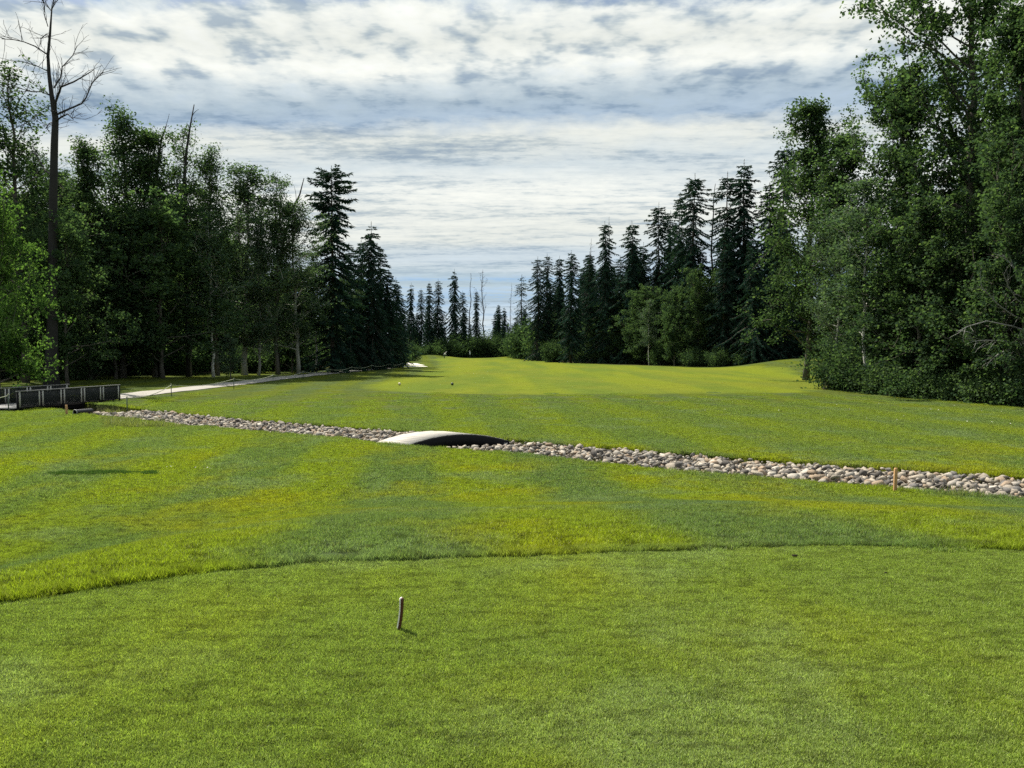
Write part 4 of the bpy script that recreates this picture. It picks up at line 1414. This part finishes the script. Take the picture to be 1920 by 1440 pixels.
# ---- left woods, from the frame edge towards the green
T = [
 ('broadleaf_tree', 'bushy', -12, 405, 43, 'bright green bushy tree at the left frame edge, lit from above', GL, 0.72),
 ('poplar_tree', 'poplar_t', 28, 118, 60, 'tall poplar with bare twigs at its top left of the dead tree', GL, 1.1),
 ('poplar_tree', 'poplar_a', 70, 285, 68, 'poplar standing just behind the trunk of the tall dead tree', GL, 1.0),
 ('poplar_tree', 'poplar_b', 158, 262, 66, 'poplar immediately right of the tall dead tree', GL, 1.0),
 ('poplar_tree', 'poplar_a', 218, 198, 70, 'poplar with the highest leafy top right of the tall dead tree', GL, 1.0),
 ('poplar_tree', 'poplar_b', 283, 240, 72, 'poplar under the two short dead spikes in the left woods', GL, 1.1),
 ('poplar_tree', 'poplar_t', 345, 232, 74, 'poplar carrying a long bare spike, third big crown from the dead tree', GL, 0.9),
 ('poplar_tree', 'poplar_a', 400, 276, 76, 'poplar with feathery top left of the dense rounded crown', GL, 0.85),
 ('broadleaf_tree', 'poplar_c', 452, 308, 78, 'dense rounded grey green crown in the middle of the left woods', GL, 1.25),
 ('poplar_tree', 'poplar_t', 515, 318, 80, 'thin topped poplar with a straight bare leader left of the tall spruce', GL, 0.9),
 ('poplar_tree', 'poplar_c', 555, 380, 82, 'grey green poplar at the foot of the crooked dead spike', GL, 1.1),
 ('broadleaf_tree', 'bushy_d', 120, 430, 57, 'dark leafy understory tree between dead tree and left poplars', GL, 0.9),
 ('broadleaf_tree', 'bushy_d', 300, 400, 69, 'broad dark crown in front of the poplars above the double trunk', GL, 1.05),
 ('aspen_tree', 'birch', 395, 392, 73, 'aspen with slim white stems and black foot beside the path', GL, 1.1),
 ('aspen_tree', 'poplar_c', 480, 430, 78, 'grey green aspen standing above the small sapling', GL, 0.9),
 ('birch_tree', 'birch', 590, 470, 88, 'pale leaved birch below the tall spruce on the left', GL, 1.15),
 ('birch_tree', 'birch_l', 622, 520, 95, 'slim birch leaning right with a white trunk before dark spruces', GL, 1.1),
 ('spruce_tree', 'spruce_crown', 620, 312, 88, 'tallest spruce of the left woods with a bushy layered top', GL, 1.05),
 ('spruce_tree', 'spruce_full', 655, 455, 98, 'dark spruce tucked right of the tallest left spruce', GL, 1.15),
 ('spruce_tree', 'spruce_full', 676, 450, 104, 'dark spruce between the tallest and the pointed one on the left', GL, 1.15),
 ('spruce_tree', 'spruce_full', 716, 462, 110, 'dark spruce with full skirts right of the pointed one', GL, 1.1),
 ('spruce_tree', 'spruce_full', 741, 520, 118, 'lowest dark spruce at the very end of the left woods', GL, 1.2),
 ('spruce_tree', 'spruce_full', 697, 415, 100, 'pointed dark spruce, second tallest of the left woods', GL, 1.05),
 ('spruce_tree', 'spruce_full', 728, 505, 108, 'dark spruce closing the left woods beside the end of the path', GL, 1.25),
 ('birch_tree', 'birch', 672, 520, 100, 'grey green young birch in front of the pointed dark spruce', GL, 1.0),
 ('sapling', 'sapling', 432, 636, 66, 'small round sapling standing by the path in the left woods', GL, 1.0),
 ('broadleaf_tree', 'bushy_d', 545, 520, 86, 'low leafy tree at the wood edge left of the leaning birch', GL, 0.85),
 ('broadleaf_tree', 'bushy_d', 210, 420, 68, 'leafy dark tree above the thick double trunk on the left', GL, 0.95),
 # ---- behind the green
 ('spruce_tree', 'spruce_full', 752, 555, 150, 'spruce filling the gap right of the left woods', GB, 1.12),
 ('spruce_tree', 'spruce_full', 771, 530, 205, 'leftmost spruce of the row behind the green', GB, 0.78),
 ('spruce_tree', 'spruce_thin', 789, 540, 212, 'thin low spruce second in the row behind the green', GB, 1.00),
 ('spruce_tree', 'spruce_full', 806, 528, 207, 'spruce third from the left behind the green', GB, 0.78),
 ('spruce_tree', 'spruce_thin', 822, 523, 210, 'slim spruce just left of the tallest spruce behind the green', GB, 1.12),
 ('spruce_tree', 'spruce_full', 851, 504, 208, 'tallest spruce of the row behind the green', GB, 0.83),
 ('spruce_tree', 'spruce_thin', 868, 545, 204, 'short spruce leaning on the tallest one behind the green', GB, 1.12),
 ('dead_tree', 'dead_spike', 879, 512, 214, 'bare thin pole tree left of the forked dead tree behind the green', GB, 1.25),
 ('spruce_tree', 'spruce_full', 894, 545, 210, 'low spruce at the foot of the forked dead tree', GB, 0.75),
 ('dead_tree', 'dead_fork', 906, 505, 206, 'grey dead tree with forked upright branches behind the green', GB, 1.06),
 ('spruce_tree', 'spruce_full', 934, 570, 208, 'short dark spruce right of the forked dead tree', GB, 1.00),
 ('spruce_tree', 'spruce_full', 945, 575, 200, 'small spruce pressed against the short dark one behind the green', GB, 0.94),
 ('dead_tree', 'snag', 955, 530, 205, 'slim dead snag left of the sparse lone spruce', GB, 0.75),
 ('spruce_tree', 'spruce_sp', 979, 515, 190, 'sparse lone spruce with bare lower trunk in the sky gap', GB, 1.25),
 # ---- right of the fairway
 ('spruce_tree', 'spruce_thin', 1008, 481, 165, 'narrow spruce at the left end of the right hand row', GRM, 1.25),
 ('spruce_tree', 'spruce_thin', 1027, 475, 168, 'narrow spruce second from the left end of the right hand row', GRM, 1.12),
 ('spruce_tree', 'spruce_col', 1050, 480, 170, 'spruce between the two narrow ones and the dark column', GRM, 1.00),
 ('spruce_tree', 'spruce_col', 1071, 470, 142, 'dark column spruce standing at the fairway edge', GRM, 1.19),
 ('dead_tree', 'snag', 1098, 448, 150, 'dead grey snag left of the tall column spruce', GRM, 0.88),
 ('spruce_tree', 'spruce_thin', 1106, 478, 146, 'thin spruce below the dead grey snag', GRM, 1.25),
 ('spruce_tree', 'spruce_col', 1134, 414, 140, 'tall column spruce with drooping branches, left of the pointed one', GRM, 1.06),
 ('dead_tree', 'snag', 1143, 408, 143, 'dead bent tip rising beside the tall column spruce', GRM, 0.69),
 ('spruce_tree', 'spruce_thin', 1162, 480, 143, 'low thin spruce between column spruce and pointed spruce', GRM, 1.38),
 ('spruce_tree', 'spruce_col', 1186, 414, 136, 'pointed spruce with even sides in the right hand row', GRM, 1.19),
 ('spruce_tree', 'spruce_col', 1207, 455, 138, 'shoulder spruce right of the pointed one', GRM, 1.06),
 ('spruce_tree', 'spruce_rag', 1235, 380, 132, 'ragged spruce with loose whorls above the light green bush', GRM, 0.94),
 ('spruce_tree', 'spruce_thin', 1256, 395, 134, 'thin spruce behind the ragged one', GRM, 1.12),
 ('spruce_tree', 'spruce_rag', 1274, 365, 126, 'spruce with leaning ragged tip left of the wide topped one', GRM, 0.88),
 ('spruce_tree', 'spruce_rag', 1303, 325, 122, 'wide topped ragged spruce, highest left of the dead pole', GRM, 1.06),
 ('dead_tree', 'dead_spike', 1337, 343, 124, 'thin bare pole between two tall ragged spruces', GRM, 1.25),
 ('spruce_tree', 'spruce_rag', 1366, 322, 117, 'feathery spruce left of the highest pointed spruce', GRM, 1.06),
 ('spruce_tree', 'spruce_col', 1395, 300, 115, 'highest pointed spruce of the right hand row', GRM, 1.12),
 ('spruce_tree', 'spruce_full', 1440, 343, 112, 'broad dark spruce between the highest one and the poplars', GRM, 1.06),
 ('spruce_tree', 'spruce_rag', 1473, 268, 112, 'ragged tall spruce against the sky beside the poplar top', GRM, 0.94),
 ('spruce_tree', 'spruce_full', 1415, 430, 106, 'dark front spruce with skirts reaching the hump', GRM, 1.00),
 ('spruce_tree', 'spruce_full', 1470, 420, 106, 'dark front spruce right behind the grassy hump', GRM, 1.19),
 ('spruce_tree', 'spruce_full', 1360, 420, 112, 'dark spruce rising behind the light green bushy trees', GRM, 1.00),
 ('broadleaf_tree', 'bushy_d', 1266, 552, 116, 'light green bushy tree at the foot of the spruces, left one', GRM, 0.70),
 ('broadleaf_tree', 'bushy_d', 1308, 522, 115, 'taller light green bushy tree right of its neighbour', GRM, 0.72),
 ('birch_tree', 'birch', 1218, 560, 122, 'slim pale trunk tree at the left of the light green bushes', GRM, 1.00),
 # ---- right edge
 ('poplar_tree', 'poplar_d', 1520, 200, 66, 'poplar with a bushy tilted top nearest to the spruces', GR, 1.0),
 ('poplar_tree', 'poplar_d', 1580, 255, 62, 'poplar right of the bushy tilted top, sky behind', GR, 1.05),
 ('poplar_tree', 'poplar_c', 1572, 400, 57, 'grey green lower poplar hanging over the grassy hump', GR, 0.95),
 ('aspen_tree', 'birch', 1630, 330, 49.0, 'aspen with slim curved pale trunk above the shrubs', GR, 1.2),
 ('poplar_tree', 'big_b', 1690, 135, 52, 'broad dark poplar left of the great forked trunk', GR, 0.95),
 ('poplar_tree', 'big_a', 1848, -240, 47, 'great poplar with a thick forked trunk rising out of the frame', GR, 0.82),
 ('broadleaf_tree', 'big_b', 1915, 10, 39, 'tall leafy tree at the right frame edge', GR, 0.9),
 ('broadleaf_tree', 'bushy_d', 1738, 410, 44, 'sunlit bushy tree below the broad dark poplar', GR, 0.95),
 ('broadleaf_tree', 'bushy_d', 1838, 470, 42, 'dark bushy tree in the corner behind the bare grey branches', GR, 1.0),
 ('broadleaf_tree', 'bushy_d', 1655, 520, 50, 'small leafy tree right of the curved pale trunk', GR, 0.7),
 ('broadleaf_tree', 'bushy_d', 1920, 420, 37, 'light leaved bushy tree cut by the right frame edge', GR, 0.8),
]
for row in T:
    nm, kd, px, yt, dp, lb, gp, ws_ = row
    plant(nm, kd, px, yt, dp, lb, gp, 'tree', ws_)

# ---- shrubs on the right forest edge
SH = [(1572, 730, 51, 'shrub_c', 645, 'large pale shrub at the corner where the forest edge begins'),
      (1604, 733, 49.5, 'shrub_a', 672, 'shrub right of the large pale corner shrub'),
      (1630, 738, 48, 'shrub_b', 690, 'low shrub below the curved pale aspen trunk'),
      (1668, 742, 46, 'shrub_a', 682, 'shrub two places right of the pale aspen trunk'),
      (1702, 745, 44.5, 'shrub_b', 692, 'low shrub under the sunlit bushy tree'),
      (1740, 749, 43, 'shrub_a', 690, 'shrub in the middle of the right forest edge'),
      (1775, 752, 42, 'shrub_b', 700, 'low shrub right of the middle one on the forest edge'),
      (1808, 756, 40.5, 'shrub_a', 700, 'shrub in front of the bare grey branches'),
      (1842, 760, 39, 'shrub_b', 708, 'low shrub second from the right frame edge'),
      (1876, 763, 38, 'shrub_a', 700, 'shrub nearest the right frame edge with dark gaps'),
      (1912, 766, 37, 'shrub_b', 705, 'shrub cut off by the right frame edge'),
      (1592, 720, 54, 'shrub_c', 655, 'tall shrub behind the large pale corner shrub')]
for px, yb, dp, kd, yt, lb in SH:
    plant('shrub', kd, px, yt, dp, lb, 'shrubs along the right forest edge', 'shrub', 1.15)
# ---- bushes at the foot of the far woods
FB = [(800, 640, 200, 'bush at the left end of the hedge behind the green'), (828, 636, 203, 'bush behind the bending golfer'),
      (858, 628, 203, 'rounded bush between the two golfers'), (888, 632, 202, 'bush behind the standing golfer'),
      (915, 622, 203, 'dark bush right of the standing golfer'), (942, 630, 200, 'bush below the short dark spruces'),
      (968, 622, 192, 'bush at the foot of the sparse lone spruce'), (990, 612, 182, 'round bush right of the sparse lone spruce'),
      (1015, 600, 172, 'bush below the narrow spruces of the right hand row'), (1038, 640, 150, 'light green bush at the fairway corner'),
      (1090, 650, 146, 'low bush right of the dark column spruce'), (1125, 645, 141, 'low bush under the tall column spruce'),
      (1160, 648, 138, 'low bush under the pointed spruce'), (1200, 648, 133, 'low bush left of the slim pale trunk'),
      (1240, 645, 121, 'low bush left of the light green bushy trees'), (1300, 652, 112, 'low bush in front of the light green bushy trees'),
      (1350, 650, 109, 'low bush right of the light green bushy trees'), (1400, 652, 107, 'low bush under the dark front spruce'),
      (770, 640, 160, 'bush at the end of the left woods beside the bunker'), (745, 650, 125, 'dark bush beside the sand bunkers')]
for k, (px, yt, dp, lb) in enumerate(FB):
    plant('bush', ('shrub_c', 'shrub_d')[k % 2], px, yt + 6, dp, lb, 'bushes at the foot of the far woods', 'bush', 1.0)

LB = [(150, 655, 66, 'brush beneath the poplars right of the tall dead tree'), (255, 650, 78, 'brush behind the first pale trunks of the left woods'),
      (345, 648, 80, 'brush right of the double trunk in the left woods'), (465, 655, 84, 'brush right of the small sapling'),
      (528, 650, 92, 'brush below the grey green poplar on the left'), (585, 655, 96, 'brush at the foot of the pale leaved birch'),
      (640, 660, 102, 'brush under the leaning birch')]
for k, (px, yt, dp, lb) in enumerate(LB):
    plant('bush', ('shrub_c', 'shrub_d')[k % 2], px, yt, dp, lb, 'brush in the left woods', 'bush', 1.35)

# ---- the depth of the woods: trees nobody can tell apart
gw = np.random.default_rng(77)
wpts, wscl, wwh = [], [], []
names = ['poplar_a', 'poplar_b', 'big_b', 'spruce_full', 'spruce_col', 'bushy_d', 'shrub_c']
def wood_tree(x, y, k, s):
    wpts.append((x, y, hz(x, y) - 0.1)); wwh.append(k); wscl.append(s)
for _ in range(110):     # left woods, back rows
    y = gw.uniform(48, 110); edge = np.interp(y, [44, 60, 78, 100, 130], [-46, -42, -38, -31, -31])
    wood_tree(edge - 3 - gw.random() * 26, y, [0, 1, 1, 2, 3][gw.integers(0, 5)], gw.uniform(0.68, 0.92))
for _ in range(115):     # understory of the left woods
    y = gw.uniform(50, 112); edge = np.interp(y, [44, 60, 78, 100, 130], [-47, -43, -38, -29, -29])
    wood_tree(edge - 1 - gw.random() * 18, y, [5, 5, 6][gw.integers(0, 3)], gw.uniform(0.6, 1.2))
for _ in range(95):      # right woods
    y = gw.uniform(36, 72); edge = np.interp(y, [34, 52, 62, 72], [27, 27.5, 32, 40])
    wood_tree(edge + 3 + gw.random() * 22, y, [0, 2, 2, 5, 3][gw.integers(0, 5)], gw.uniform(0.62, 0.95))
for _ in range(40):
    y = gw.uniform(36, 72); edge = np.interp(y, [34, 52, 62, 72], [26, 26, 31, 40])
    wood_tree(edge + 1.5 + gw.random() * 10, y, [5, 6, 6][gw.integers(0, 3)], gw.uniform(0.6, 1.1))
for _ in range(110):     # spruce row, back
    y = gw.uniform(100, 205); edge = np.interp(y, [100, 112, 122, 144, 175, 205], [54, 40, 28, 17, 12, 8])
    wood_tree(edge + gw.random() * 30, y, [3, 4, 4, 3][gw.integers(0, 4)], gw.uniform(0.6, 0.92))
for _ in range(90):      # understory
    y = gw.uniform(100, 205); edge = np.interp(y, [100, 112, 122, 144, 175, 205], [50, 37, 25, 14, 9, 5])
    wood_tree(edge + gw.random() * 14, y, [5, 6, 6][gw.integers(0, 3)], gw.uniform(0.6, 1.1))
for _ in range(90):      # behind the green
    wood_tree(gw.uniform(-75, 30), gw.uniform(214, 262), [3, 4, 5, 5][gw.integers(0, 4)], gw.uniform(0.38, 0.62))
for _ in range(50):
    y = gw.uniform(108, 205); edge = np.interp(y, [108, 130, 170, 205], [-24, -30, -36, -40])
    wood_tree(edge - gw.random() * 24, y, [3, 3, 4, 5, 6][gw.integers(0, 5)], gw.uniform(0.5, 0.8))
for _ in range(70):
    wood_tree(gw.uniform(-60, 12), gw.uniform(206, 216), [3, 5, 6][gw.integers(0, 3)], gw.uniform(0.3, 0.62))
protos = []
for nm in names:
    (m1, m2), h0 = PR[nm]
    bm = bmesh.new()
    bm.from_mesh(m1)
    nf = len(bm.faces)
    bm.from_mesh(m2)
    bm.faces.ensure_lookup_table()
    for f in bm.faces[nf:]: f.material_index = 1
    me = bpy.data.meshes.new('wood_' + nm)
    bm.to_mesh(me); bm.free()
    me.materials.append(m1.materials[0]); me.materials.append(m2.materials[0])
    protos.append(bpy.data.objects.new('wood_' + nm, me))
wd = scatter('woodland', np.array(wpts), [(0, 0, 1)] * len(wpts), gw.random(len(wpts)) * 6.28, np.array(wscl), wwh, protos, 'dark mass of woods behind the front trees on both sides')
wd['category'] = 'woods'

# ---- the tall dead tree on the left: trunk and limbs bent as they stand
DT = 55.0
dbase = at(97, 724, DT)
db = np.array((dbase[0], DT, hz(dbase[0], DT)))
dead = empty('dead_tree', db)
tag(dead, 'tall bare dead tree with a forked top towering over the left woods', 'tree', GL)
K_ = DT / FPX


def dpt(px, py, dyy=0.0):
    a = at(px, py, DT)
    return np.array((a[0] - db[0], dyy, a[2] - db[2]))


wood = MB()
tpts = [dpt(97, 745), dpt(97, 700), dpt(98, 600), dpt(99, 480), dpt(100, 360), dpt(102, 270), dpt(104, 222), dpt(97, 180), dpt(92, 140), dpt(90, 105), dpt(94, 60), dpt(97, 18)]
wood.tube(tpts, [0.66, 0.46, 0.34, 0.30, 0.27, 0.24, 0.21, 0.15, 0.12, 0.10, 0.075, 0.045], 10)
wood.build('trunk', M_DEAD, dead, True)
gd = np.random.default_rng(4)
limbs = [
 ([(104, 222, 0), (112, 196, -0.5), (130, 172, -1.0), (160, 166, -1.4), (185, 157, -1.7), (205, 150, -2.0)], 0.13, 5),
 ([(106, 215, 0), (122, 200, 0.5), (138, 186, 1.0), (142, 172, 1.3), (150, 140, 1.6), (168, 118, 1.8)], 0.11, 5),
 ([(101, 165, 0), (106, 140, 0.5), (104, 118, 0.8), (118, 92, 1.2), (122, 70, 1.5)], 0.07, 4),
 ([(90, 103, 0), (74, 92, -0.5), (60, 88, -0.9), (46, 87, -1.2), (30, 89, -1.5)], 0.07, 3),
 ([(91, 68, 0), (82, 60, 0.4), (70, 58, 0.8), (58, 61, 1.1)], 0.05, 3),
 ([(96, 20, 0), (88, 12, 0.2), (78, 4, 0.5), (68, -8, 0.7)], 0.05, 2),
 ([(97, 20, 0), (103, 8, -0.2), (107, -10, -0.3)], 0.045, 2),
 ([(90, 50, 0), (89, 30, -0.4), (92, 22, -0.5)], 0.04, 2),
 ([(93, 135, 0), (80, 130, -0.6), (62, 127, -1.2), (48, 130, -1.6)], 0.05, 3),
 ([(103, 228, 0), (130, 224, -0.8), (150, 226, -1.5), (168, 240, -2.0)], 0.09, 4),
 ([(99, 330, 0), (60, 310, 1.5), (30, 280, 2.5), (10, 262, 3.2)], 0.10, 4),
 ([(100, 230, 0), (84, 226, 0.6), (66, 232, 1.2)], 0.06, 3),
 ([(96, 180, 0), (84, 176, -0.5), (70, 180, -1.0), (58, 176, -1.4)], 0.05, 3),
]
for pts, r0, nt in limbs:
    br = MB()
    pl = np.array([dpt(a, b, c) for a, b, c in pts])
    br.tube(pl, np.linspace(r0 * 0.75, 0.022, len(pl)), 6, False)
    for q in range(nt * 3):
        k = gd.integers(1, len(pl))
        f = gd.random()
        p = pl[k - 1] + (pl[k] - pl[k - 1]) * f
        d = (pl[k] - pl[k - 1]) / np.linalg.norm(pl[k] - pl[k - 1]) + gd.normal(0, 0.55, 3) + (0, 0, 0.30)
        p2 = limb(p, d, gd.uniform(0.8, 2.2), 5, 0.14, 0.05, gd)
        br.tube(p2, np.linspace(0.020, 0.010, 6), 4, False)
        for q2 in range(2):
            kk = gd.integers(1, 5)
            p3 = limb(p2[kk], (p2[kk] - p2[kk - 1]) / 0.3 + gd.normal(0, 0.6, 3), gd.uniform(0.3, 0.9), 3, 0.2, 0.02, gd)
            br.tube(p3, 0.009, 3, False)
    br.build('branch', M_DEAD, dead)


def poly_snag(name, depth, pts, r0, label, twigs=6):
    b = at(pts[0][0], pts[0][1], depth)
    z = hz(b[0], depth)
    t = tag(empty(name, (b[0], depth, z)), label, 'tree', GL)
    o0 = np.array((b[0], depth, z))
    pl = [np.array((0, 0, -0.2))] + [at(x, y, depth) - o0 for x, y in pts[0:]]
    mb = MB()
    mb.tube(pl, np.linspace(r0, 0.04, len(pl)), 7)
    mb.build('trunk', M_DEAD, t, True)
    g = np.random.default_rng(len(label))
    for q in range(twigs):
        tb_ = MB()
        k = len(pl) - 1 - g.integers(0, 3)
        p2 = limb(pl[k - 1] + (pl[k] - pl[k - 1]) * g.random(), (g.normal(0, 0.6), g.normal(0, 0.6), 0.7), g.uniform(0.6, 1.8), 4, 0.15, 0.03, g)
        tb_.tube(p2, np.linspace(0.035, 0.014, 5), 4, False)
        tb_.build('branch', M_DEAD, t)
    return t


poly_snag('dead_tree', 73, [(347, 420), (346, 330), (350, 280), (356, 240), (364, 196)], 0.22, 'long slanting bare spike rising from the third big poplar crown')
poly_snag('dead_tree', 72, [(294, 420), (293, 330), (298, 290), (303, 262), (311, 236)], 0.2, 'short forked dead spike above the left poplars')
poly_snag('dead_tree', 82, [(520, 560), (530, 460), (545, 400), (562, 365), (570, 334)], 0.24, 'crooked dead spike left of the tallest left spruce')
# bare grey branches reaching in from the right
gb = at(1938, 700, 36.5)
bz = hz(gb[0], 36.5)
bt_ = tag(empty('bare_branches', (gb[0], 36.5, bz)), 'bare grey dead tree whose branches spread left at the right frame edge', 'tree', GR)
o0 = np.array((gb[0], 36.5, bz))
mb = MB()
mb.tube([(0, 0, -0.2), (0.05, 0, 1.2), (0.1, 0.1, 2.6), (0.2, 0.2, 4.2), (0.15, 0.2, 5.4)], [0.12, 0.10, 0.085, 0.06, 0.03], 7)
mb.build('trunk', M_GREYDEAD, bt_, True)
for pts in ([(1938, 605), (1900, 592), (1870, 570), (1850, 548), (1838, 535)], [(1938, 625), (1900, 612), (1850, 602), (1815, 612), (1795, 622)], [(1938, 640), (1900, 650), (1872, 664), (1862, 672)],
            [(1938, 590), (1905, 560), (1890, 535), (1880, 510)], [(1938, 650), (1890, 640), (1850, 638), (1822, 640)], [(1938, 560), (1900, 500), (1880, 478)]):
    tb_ = MB()
    pl = np.array([at(x, y, 36.5 - 0.25 * q) - o0 for q, (x, y) in enumerate(pts)])
    tb_.tube(pl, np.linspace(0.045, 0.012, len(pl)), 5, False)
    for q in range(16):
        k = gd.integers(1, len(pl))
        p = pl[k - 1] + (pl[k] - pl[k - 1]) * gd.random()
        d = (pl[k] - pl[k - 1]) / np.linalg.norm(pl[k] - pl[k - 1]) + gd.normal(0, 0.55, 3)
        tb_.tube(limb(p, d, gd.uniform(0.3, 1.0), 4, 0.15, -0.02, gd), np.linspace(0.012, 0.006, 5), 3, False)
    tb_.build('branch', M_GREYDEAD, bt_)

# ------------------------------------------------------------------ golfers on the far green
def person_mat(name, skin, shirt, legs, zs, zl):
    m, n, out = material(name)
    z = n.sep(n.add('ShaderNodeTexCoord').outputs['Object'])[2]
    c = n.mix(n.smooth(z, zl - 0.01, zl + 0.01), legs, shirt)
    c = n.mix(n.smooth(z, zs - 0.01, zs + 0.01), c, skin)
    principled(n, out, c, 0.8, 0.2)
    return m


def golfer(name, joints, edges, radii, loc, rz, mat, label, cap_at, cap_mat):
    me = bpy.data.meshes.new('body')
    me.from_pydata([Vector(j) for j in joints], edges, [])
    o = obj(name, me, None, loc)
    o.rotation_euler = (0, 0, rz)
    md = o.modifiers.new('skin', 'SKIN')
    for v, r in zip(me.skin_vertices[0].data, radii):
        v.radius = (r, r)
    me.skin_vertices[0].data[0].use_root = True
    o.modifiers.new('sub', 'SUBSURF').levels = 1
    o.modifiers['sub'].render_levels = 1
    me.materials.append(mat)
    bm = bmesh.new()
    bmesh.ops.create_uvsphere(bm, u_segments=12, v_segments=8, radius=0.125)
    for v in list(bm.verts):
        if v.co.z < -0.01: v.co.z = -0.01
        if v.co.y > 0.08 and v.co.z < 0.03: v.co.y *= 1.7
    cm = bpy.data.meshes.new('cap')
    bm.to_mesh(cm); bm.free()
    cm.materials.append(cap_mat)
    obj('cap', cm, o, cap_at)
    return tag(o, label, 'person', 'golfers on the far green')


M_CAP = simple('white_cap', (0.7, 0.7, 0.68), 0.8, 0.2, 0.1, 5)
M_P1 = person_mat('golfer_white', (0.40, 0.26, 0.18), (0.75, 0.75, 0.73), (0.05, 0.055, 0.07), 1.30, 0.86)
M_P2 = person_mat('golfer_grey', (0.40, 0.26, 0.18), (0.45, 0.50, 0.55), (0.03, 0.032, 0.04), 1.46, 0.92)
E = [(0, 1), (1, 2), (2, 3), (3, 4), (2, 5), (5, 6), (6, 7), (2, 8), (8, 9), (9, 10), (0, 11), (11, 12), (12, 13), (13, 14), (0, 15), (15, 16), (16, 17), (17, 18)]
RD = [0.15, 0.15, 0.16, 0.07, 0.105, 0.07, 0.05, 0.04, 0.07, 0.05, 0.04, 0.10, 0.075, 0.05, 0.045, 0.10, 0.075, 0.05, 0.045]
g1 = at(833, 671, 187)
x1, y1 = g1[0], 187.0
bend = [(0, -0.10, 0.92), (0, 0.05, 1.10), (0, 0.24, 1.25), (0, 0.34, 1.34), (0, 0.42, 1.44), (-0.19, 0.26, 1.24), (-0.20, 0.36, 0.98), (-0.05, 0.46, 0.78), (0.19, 0.26, 1.24), (0.20, 0.36, 0.98), (0.05, 0.48, 0.74),
        (-0.12, -0.08, 0.84), (-0.15, 0.02, 0.46), (-0.16, -0.02, 0.08), (-0.17, 0.13, 0.04), (0.12, -0.08, 0.84), (0.15, 0.02, 0.46), (0.16, -0.02, 0.08), (0.17, 0.13, 0.04)]
golfer('person', bend, E, RD, (x1, y1, hz(x1, y1)), R(-100), M_P1, 'person in white shirt and cap bending over a putt on the far green', (0, 0.45, 1.47), M_CAP)
stand = [(0, 0, 0.95), (0, 0, 1.15), (0, 0, 1.38), (0, 0.01, 1.50), (0, 0.02, 1.62), (-0.21, 0, 1.37), (-0.26, 0.02, 1.10), (-0.25, 0.10, 0.86), (0.21, 0, 1.37), (0.26, 0.02, 1.10), (0.24, 0.10, 0.86),
         (-0.10, 0, 0.88), (-0.12, 0.02, 0.48), (-0.13, 0, 0.08), (-0.14, 0.14, 0.04), (0.10, 0, 0.88), (0.12, 0.02, 0.48), (0.13, 0, 0.08), (0.14, 0.14, 0.04)]
x2, y2 = at(881, 671, 187)[0], 188.0
golfer('person', stand, E, RD, (x2, y2, hz(x2, y2)), R(70), M_P2, 'person in grey top and dark trousers standing upright on the far green', (0, 0.03, 1.67), M_CAP)
M_STEEL = simple('steel_shaft', (0.5, 0.5, 0.5), 0.35, 0.5, 0.1, 5, 0, 0.8)
pt = tag(empty('putter', (x1 + 0.47, y1 - 0.08, hz(x1, y1))), 'thin steel putter held by the bending person', 'golf club')
mb = MB(); mb.tube([(0, 0, 0.76), (0.14, 0, 0.02)], 0.012, 6); mb.build('shaft', M_STEEL, pt)
mb = MB(); mb.box((0.10, -0.06, 0.0), (0.16, 0.06, 0.03)); mb.build('head', M_STEEL, pt)

# ------------------------------------------------------------------ small things on the turf
M_LITTER = simple('pale_leaf_litter', (0.42, 0.42, 0.33), 0.8, 0.2, 0.2, 9)
cen = []
for k in range(60):
    px, py = gr_.uniform(1300, 1915), gr_.uniform(725, 800)
    if py < 735 + (px - 1500) * 0.09: continue
    p = ground_at(px, py)
    cen.append((p[0], p[1], p[2] + 0.045))
for px, py in ((1605, 750), (1745, 769), (1777, 780), (1893, 781), (1697, 752)):
    p = ground_at(px, py)
    for _ in range(3): cen.append((p[0] + gr_.normal(0, 0.03), p[1], p[2] + 0.05))
for q in range(20):
    p = ground_at(gr_.uniform(290, 425), gr_.uniform(877, 883))
    cen.append((p[0], p[1], p[2] + 0.045))
V, Q = leaves(np.array(cen), gr_, 0.05, 0.8, 1.5)
tag(obj('fallen_leaves', mesh_np('fallen_leaves', V, Q, M_LITTER)), 'pale flecks of fallen leaves scattered on the turf', 'leaves', kind='stuff')
M_DIRT = simple('divot_soil', (0.030, 0.026, 0.016), 0.95, 0.1, 0.4, 30, 0.4)
for k, (px, py, s, lb) in enumerate(((1392, 1022, 0.026, 'dark clod of soil lying behind the tee edge'), (1490, 1047, 0.02, 'dark clod of soil on the tee just before its edge'), (1660, 1079, 0.012, 'tiny dark clod on the right of the tee'))):
    V, T_ = rock_shape(60 + k, 24)
    p = ground_at(px, py)
    o = tag(obj('soil_clod', mesh_np('soil_clod', V * s * np.array((1.3, 1, 0.7)), T_, M_DIRT), None, (p[0], p[1], p[2] + 0.022)), lb, 'soil clod', 'clods of soil on the tee')
